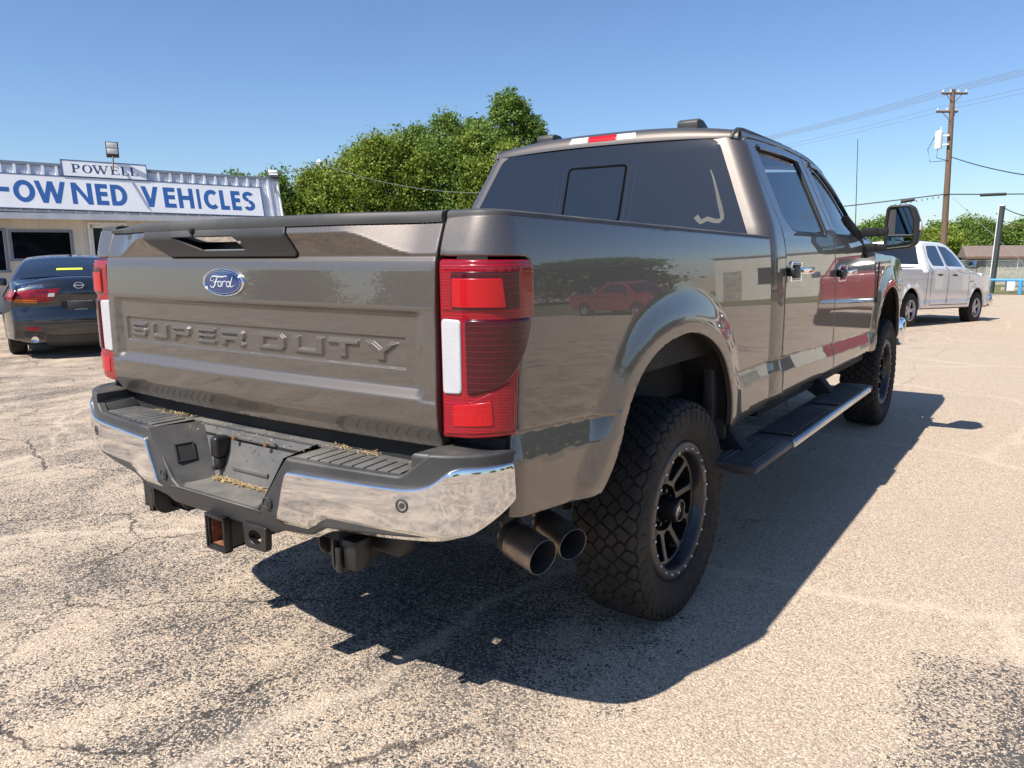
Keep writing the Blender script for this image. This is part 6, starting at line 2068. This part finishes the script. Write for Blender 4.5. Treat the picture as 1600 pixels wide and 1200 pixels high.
# tree line far right
base_l = [(0, 0, 3.0, 2.9, 2.2), (2.0, 1.2, 3.7, 1.9, 1.7), (-1.9, -1.2, 3.9, 2.0, 1.8), (.3, .3, 4.9, 1.5, 1.2), (0, 0, 1.6, 3.2, 1.5)]
ft = tree("far_tree", (-6.9, 92.5, gz(0, 92)), base_l, 6, 26000, .26, M['leaf_b'], 31, "dark tree on the skyline behind the shed roof", r0=.25, clump=.5)
ft2 = tree("far_tree", (-9.9, 86.5, gz(0, 86)), [(0, 0, 2.6, 2.6, 2.0), (1.8, 1.0, 3.4, 1.6, 1.5), (-1.6, -1.0, 3.7, 1.8, 1.6), (0, 0, 1.4, 3.0, 1.4)], 5.5, 24000, .26, M['leaf_a'], 32, "yellow-green tree behind the tall utility pole", r0=.25, clump=.5)
i = 0
for (x, y, s, rz, src, lab) in [(-14.8, 95.0, 1.05, 40, 0, "dark tree left of the tall utility pole"), (-4.2, 90.5, .92, 120, 0, "dark tree between the shed roof and the dark steel pole"), (-1.2, 96.0, .98, 200, 0, "dark tree over the right end of the shed"),
                                (2.5, 95.0, .9, 260, 1, "green tree at the right end of the skyline"), (-7.8, 84.0, .80, 80, 1, "low green bush against the left end of the shed"), (7.0, 98.0, 1.2, 10, 0, "dark tree past the right edge behind the hall"), (-20.0, 98.0, 1.1, 310, 1, "green tree hidden behind the white pickup"),
                                (-26.0, 104.0, 1.2, 150, 0, "dark tree behind the cab of the grey pickup")]:
    c = copy_tree((ft, ft2)[src]); c.location = (x, y, gz(x, y)); c.scale = (s, s, s); c.rotation_euler = (0, 0, R_(rz)); tag(c, lab, "tree")
# feathery mesquite behind the mirror arms
root = empty("mesquite", (-4.3, 31.5, gz(0, 31.5))); tag(root, "feathery pale green mesquite seen between the towing mirror arms", "tree")
rr = np.random.RandomState(5)
b = MB(); b.tube([(0, 0, -.1), (.05, .02, 1.2), (-.1, .1, 2.0)], [.07, .05, .03], 8)
P_ = []
for k in range(46):
    a = rr.uniform(0, 6.28); el = rr.uniform(.2, 1.2); L = rr.uniform(.7, 1.5)
    st_ = np.array([rr.uniform(-.1, .1), rr.uniform(-.1, .1), rr.uniform(1.3, 2.1)]); pts = []
    for q in np.linspace(0, 1, 7):
        pts.append(tuple(st_ + np.array([math.cos(a) * math.cos(el), math.sin(a) * math.cos(el), math.sin(el)]) * L * q + np.array([0, 0, -.45 * q * q * L])))
    b.tube(pts, [.014 - .010 * q for q in np.linspace(0, 1, 7)], 5); P_ += [pts[j] for j in range(2, 7)]
b.build("trunk", M['bark'], root)
lob = [(p[0], p[1], p[2], .13, .10) for p in P_]
o = bpy.data.objects.new("crown", crown_mesh("crown", lob, 9000, .09, M['leaf_c'], 9, .12)); link(o, root)
# trees behind and beside the camera, seen only in the paint
for k, (x, y, s, rz, src) in enumerate([(-30, -38, 1.3, 0, 0), (-22, -42, 1.1, 70, 1), (-14, -44, 1.35, 140, 0), (-6, -46, 1.1, 210, 1), (3, -45, 1.3, 280, 0), (12, -42, 1.15, 20, 1), (21, -38, 1.3, 90, 0),
                                        (34, -22, 1.2, 50, 0), (38, -6, 1.3, 130, 1), (40, 10, 1.2, 200, 0), (38, 26, 1.35, 260, 1), (30, 46, 1.3, 300, 0), (-37, -30, 1.2, 10, 1), (22, 52, 1.4, 10, 0), (-34, -46, 1.2, 33, 0), (-26, -47, 1.25, 81, 0), (-18, -49, 1.3, 200, 0), (-10, -50, 1.25, 300, 0), (-2, -51, 1.3, 15, 0), (7, -50, 1.3, 100, 0)]):
    x, y = x * 2.1, y * (2.2 if y < 0 else 1.5)
    c = copy_tree((ft, ft2)[src]); c.location = (x, y, gz(x, y)); c.scale = (s * 2.3, s * 2.3, s * 1.15); c.rotation_euler = (0, 0, R_(rz)); tag(c, "tree at the edge of the lot behind the viewer", "tree", "trees round the back of the lot")

# ------------------------------------------------------------------ poles and wires
M['wood_pole'] = simple('weathered_pole_wood', (.15, .095, .065), .85, vary=.35, scale=12)
M['wire'] = simple('wire_grey', (.22, .22, .22), .6)
M['wire_dark'] = simple('cable_black', (.03, .03, .03), .6)
def catenary(a, c, sag, n=18):
    a, c = np.array(a, float), np.array(c, float)
    return [tuple(a + (c - a) * t - np.array([0, 0, sag * 4 * t * (1 - t)])) for t in np.linspace(0, 1, n)]
up1 = empty("utility_pole", (-4.08, 51.2, gz(0, 51.2)))
tag(up1, "tall brown utility pole with two crossarms and a white transformer", "utility pole")
H = 10.35 - gz(0, 51.2)
b = MB(); b.tube([(.18, 0, -.3), (.05, 0, H * .5), (-.06, 0, H)], [.20, .165, .125], 14); b.build("pole", M['wood_pole'], up1)
b = MB(); b.tube([(.32, .05, 0), (.16, .05, 5.0)], .045, 8); b.build("riser_pipe", M['wire'], up1)
ax = np.array([.80, .60, 0])
for zz, w0, w1, nm in ((H - .22, -.72, .78, 4), (H - 1.22, -.95, .30, 3)):
    b = MB(); b.tube([tuple(ax * w0 + [0, 0, zz]), tuple(ax * w1 + [0, 0, zz])], .065, 4); b.build("crossarm", M['wood_pole'], up1)
    b = MB(); b.tube([tuple(ax * w0 * .65 + [0, 0, zz]), (0, -.1, zz - .62)], .022, 6); b.tube([tuple(ax * w1 * .65 + [0, 0, zz]), (0, -.1, zz - .62)], .022, 6); b.build("arm_brace", M['wood_pole'], up1)
    for q in np.linspace(w0 + .08, w1 - .08, nm):
        b = MB(); b.lathe([(zz + .05, .03), (zz + .11, .06), (zz + .15, .035), (zz + .19, .05), (zz + .22, .0001)], 8, 'z', tuple(ax * q)); b.build("insulator", M['trim'], up1)
tx = np.array([-.55, -.32, 0])
b = MB(); b.lathe([(H - 3.28, .0001), (H - 3.28, .20), (H - 2.36, .21), (H - 2.28, .15), (H - 2.24, .0001)], 20, 'z', tuple(tx)); b.lathe([(H - 2.26, .03), (H - 2.05, .03), (H - 2.04, .0001)], 8, 'z', tuple(tx + [.08, 0, 0]))
b.box(tx[0] + .15, -.02, tx[1] - .02, tx[1] + .18, H - 2.6, H - 2.52); b.box(tx[0] + .15, -.02, tx[1] - .02, tx[1] + .18, H - 3.1, H - 3.02); b.build("transformer", M['trim'], up1)
b = MB(); b.tube([tuple(tx + [-.2, -.1, H - 2.6]), tuple(tx + [-.5, -.2, H - 3.3]), tuple(tx + [-.35, -.1, H - 4.0]), tuple([.0, 0, H - 3.95])], .018, 6); b.tube([tuple(tx + [-.0, -.1, H - 3.25]), tuple(tx + [.0, -.2, H - 3.8]), (.1, -.1, H - 4.0)], .018, 6); b.build("drop_leads", M['wire_dark'], up1)
def wire(a, c, sag, r, label, mat='wire', name="power_line", group=None):
    b = MB(); b.tube(catenary(a, c, sag), r, 5)
    o = b.build(name, M[mat], None); tag(o, label, "cable", group); return o
top = 10.36
for k, q in enumerate(np.linspace(-.64, .70, 4)):
    p0 = np.array([-4.08, 51.2, top]) + ax * q
    far_ = p0 + np.array([-26.3, 22.9, .55]) ; near_ = p0 + np.array([11.0, -9.4, .05])
    _w = ("outermost left", "second from the left", "third from the left", "rightmost")[k]
    wire(far_, p0, .35, .013, "pale line from the top crossarm's %s insulator towards the cab roof" % _w, group="top power lines")
    wire(p0, near_, .05, .013, "pale line from the top crossarm's %s insulator to the right edge" % _w, group="top power lines")
for k, q in enumerate((-.87, .22)):
    p0 = np.array([-4.08, 51.2, top - 1.0]) + ax * q
    _w = ("left end", "right end")[k]
    wire(p0 + np.array([-26.3, 22.9, .4]), p0, .3, .010, "thin line from the %s of the lower crossarm towards the cab roof" % _w, group="lower power lines")
    wire(p0, p0 + np.array([11.0, -9.4, .0]), .05, .010, "thin line from the %s of the lower crossarm to the right edge" % _w, group="lower power lines")
b = MB(); b.tube(catenary((-30, 44.2, 2.6), (-4.1, 51.0, 4.48), .25), .035, 6); b.tube(catenary((-4.1, 51.0, 4.48), (9, 55.6, 4.5), .12), .035, 6)
for k in range(9):
    t_ = k / 8; b.box(-6.6 + 2.2 * t_ - .02, -6.6 + 2.2 * t_ + .02, 50.33 + .6 * t_ - .02, 50.33 + .6 * t_ + .02, 4.02 + .36 * t_ - .12, 4.02 + .36 * t_)
b.tube([(-6.3, 50.4, 4.12), (-5.6, 50.6, 4.25)], .11, 8); b.tube([(-2.35, 51.6, 4.38), (-1.1, 52.0, 4.40)], .085, 8)
o = b.build("telephone_cable", M['wire_dark'], None); tag(o, "thick black telephone cable lashed across the tall utility pole", "cable")
wire((-4.0, 51.2, 6.62), (2.5, 42.6, 4.3), .25, .028, "dark service wire dropping right from below the transformer", 'wire_dark', "service_drop")
wire((-3.7, 51.0, 4.3), (1.5, 42.5, -.4), 0, .012, "thin guy wire slanting down right of the tall pole", 'wire', "guy_wire")
dp = empty("steel_post", (-.62, 40.8, gz(0, 40.8))); tag(dp, "dark leaning steel post at the left end of the blue rail", "post")
M['dark_steel'] = simple('dark_green_grey_steel', (.035, .045, .045), .6)
M['blue_paint'] = simple('bright_blue_paint', (.06, .30, .62), .45)
b = MB(); b.tube([(-.03, 0, -.1), (.10, 0, 3.95)], .115, 14); b.build("shaft", M['dark_steel'], dp)
b = MB(); b.lathe([(3.95, .125), (3.99, .12), (4.0, .0001)], 14, 'z', (.10, 0, 0)); b.build("cap", M['trim'], dp)
b = MB(); b.tube([(-.14, -.05, .1), (-.03, -.05, 3.9)], .022, 6); b.build("conduit", M['trim'], dp)
wire((-.5, 40.8, 3.2), (1.3, 31.0, 2.4), .12, .02, "black wire running right from the top of the dark steel post", 'wire_dark', "service_drop")
br = empty("pipe_rail", (0, 40.0, gz(0, 40))); tag(br, "bright blue pipe rail fence at the edge of the lot", "rail")
b = MB(); b.tube([(-.72, 0, .62), (9, .4, .60)], .062, 10); b.build("top_rail", M['blue_paint'], br)
for x in (.50, 3.0, 5.5, 8.0):
    b = MB(); b.tube([(x, .02, -.05), (x, .02, .60)], .085, 10); b.build("post", M['blue_paint'], br)
# far pole beyond the shed
p2 = empty("utility_pole", (-2.42, 89.0, gz(0, 89))); tag(p2, "distant pale pole with a small crossarm in front of the far trees", "utility pole")
b = MB(); b.tube([(0, 0, -.2), (0, 0, 5.2)], .11, 8); b.build("pole", M['wood_pole'], p2)
b = MB(); b.tube([(-.9, 0, 4.9), (.9, 0, 4.9)], .05, 4); b.build("crossarm", M['wood_pole'], p2)
b = MB(); b.lathe([(3.2, .0001), (3.25, .16), (3.45, .18), (3.55, .0001)], 10, 'z', (.75, -.1, 0)); b.build("lamp_head", M['trim'], p2)
# lamp pole left of the trees
p3 = empty("lamp_pole", (-29.7, 26.7, .75)); tag(p3, "short wooden lamp pole with a white lamp before the trees", "lamp pole")
b = MB(); b.tube([(0, 0, -.2), (0, 0, 5.45)], [.10, .08], 8); b.build("pole", M['wood_pole'], p3)
b = MB(); b.lathe([(5.05, .0001), (5.1, .15), (5.3, .17), (5.42, .06), (5.45, .0001)], 10, 'z', (-.28, -.2, 0)); b.build("lamp_head", M['trim'], p3)
b = MB(); b.tube([(-.28, -.2, 5.35), (0, 0, 5.3)], .02, 6); b.build("lamp_arm", M['wire'], p3)
wire((-15.75, 12.3, 3.55), (-29.7, 26.7, 6.1), .15, .012, "thin wire from the office roof to the lamp pole", 'wire', "service_drop")
wire((-24.9, 22.6, 5.15), (-15.5, 28.6, 4.35), .75, .010, "pale wire sagging in front of the trees from the lamp pole", 'wire', "service_drop")

# ------------------------------------------------------------------ shed and chain-link fence
shed = empty("shed", (-2.0, 64.0, gz(0, 64))); shed.rotation_euler = (0, 0, R_(12)); tag(shed, "weathered board shed with a brown shingle roof behind the chain-link fence", "shed")
M['boards'] = simple('weathered_boards', (.30, .28, .22), .9, vary=.3, scale=3)
M['shingle'] = simple('brown_shingles', (.20, .15, .125), .9, vary=.25, scale=8)
zr = .72 - gz(0, 64)
b = MB(); b.box(-1.75, 6.0, 0, 4, 0, zr); b.build("wall", M['siding'] if False else M['boards'], shed)
b = MB()
for k in range(64):
    x = -1.75 + k * .122; b.box(x + .006, x + .114, -.045 + .012 * ((k * 7) % 3), -.012, .25, zr - .02 - .05 * ((k * 5) % 3))
tag(b.build("board_cladding", M['boards'], shed, smooth=False), kind="stuff")
b = MB(); b.prism([(-.45, zr - .06), (-.45, zr + .03), (2.0, zr + .80), (4.5, zr + .03), (4.5, zr - .06)], 'x', -2.0, 6.3); b.build("roof", M['shingle'], shed, smooth=False)
b = MB()
for r_ in range(9):
    y0 = -.45 + r_ * .27; z0 = zr + .035 + r_ * .27 * .314
    for k in range(34):
        x = -2.0 + k * .245 + (.12 if r_ % 2 else 0)
        if x + .235 > 6.3: continue
        b.prism([(y0, z0), (y0, z0 + .02), (y0 + .27, z0 + .27 * .314 + .006), (y0 + .27, z0 + .27 * .314 - .01)], 'x', x, x + .235)
tag(b.build("shingles", M['shingle'], shed, smooth=False), kind="stuff")
b = MB(); b.box(-2.0, 6.3, -.47, -.44, zr - .12, zr + .02); b.build("fascia", M['wood_pole'], shed)
fn = empty("chain_link_fence", (-2.6, 56.8, gz(0, 57))); fn.rotation_euler = (0, 0, R_(35)); tag(fn, "chain-link fence with galvanised posts before the shed", "fence")
M['galv'] = simple('galvanised_pipe', (.55, .56, .56), .45, metal=.5)
b = MB(); b.tube([(-12, 0, 1.62), (9, 0, 1.66)], .028, 6); b.build("top_rail", M['galv'], fn)
for x in (-12, -9, -6, -3, 0, 2.6, 5.2, 7.8):
    b = MB(); b.tube([(x, 0, -.4), (x, 0, 1.68)], .035, 6); b.build("post", M['galv'], fn)
b = MB()
for k in range(-120, 90):
    x = k * .10
    if x < -12 or x + 1.7 > 9: continue
    b.tube([(x, 0, .05), (x + 1.6, 0, 1.62)], .0035, 3, caps=False); b.tube([(x + 1.6, .005, .05), (x, .005, 1.62)], .0035, 3, caps=False)
tag(b.build("wire_mesh", M['galv'], fn, smooth=False), kind="stuff")
# white notice and pale sleeper by the rail
b = MB(); b.box(-.20, .20, -.02, .02, .1, .55, .005); o = b.build("notice_board", M['trim'], None); o.location = (.0, 42.0, gz(0, 42)); tag(o, "small white notice standing behind the blue rail beside the steel post", "notice")
b = MB(); b.box(-1.2, 1.6, -.2, .2, 0, .16, .02); o = b.build("timber_sleeper", simple('pale_timber', (.38, .29, .20), .9), None); o.location = (.6, 46.5, gz(0, 46.5)); tag(o, "pale timber sleeper lying on the grass before the fence", "timber")
# white hall off to the right (seen in the paint of the grey pickup)
hall = empty("white_hall", (10.8, 38.0, gz(0, 38))); hall.rotation_euler = (0, 0, R_(-12)); tag(hall, "long low white hall to the right of the lot, mirrored in the doors", "building")
b = MB(); b.box(-4.6, 3.9, 0, 9, 0, 3.6); b.build("wall", M['siding'], hall)
b = MB(); b.box(-4.9, 4.2, -.3, 9.3, 3.6, 3.8); b.build("roof", M['roof_flat'], hall)
for x in (-3, .5):
    b = MB(); b.box(x, x + 1.3, -.05, .05, 1.1, 2.2); f = b.build("window", M['window_glass'], hall)
b = MB(); b.box(2.6, 3.5, -.05, .05, 0, 2.1); b.build("door", M['boards'], hall)
lw = grid_surf("hall_lawn", lambda x, y: np.stack([x, y, ground_z(x, y) + .016], 1), np.arange(4, 40, 3.0), np.array([30., 31.5, 33, 35, 37, 39.]), M['grass'], None, outward=(0, 0, 1)); tag(lw, "strip of grass before the white hall", None, kind="structure")
# unidentified tan dome over the bed rail, built as a cover on a post
b = MB()
b.lathe([(0, .42), (.06, .41), (.16, .34), (.235, .20), (.265, .08), (.285, .02), (.29, .0001)], 24, 'z', (0, 0, 2.08))
b.tube([(0, 0, 0), (0, 0, 2.3)], .02, 8)
o = b.build("tan_cover", simple('tan_cloth', (.62, .50, .38), .8), None); o.location = (-7.75, 11.43, gz(0, 11.43)); tag(o, "unidentified tan domed cover peeping over the bed rail beside the cab", "cover")
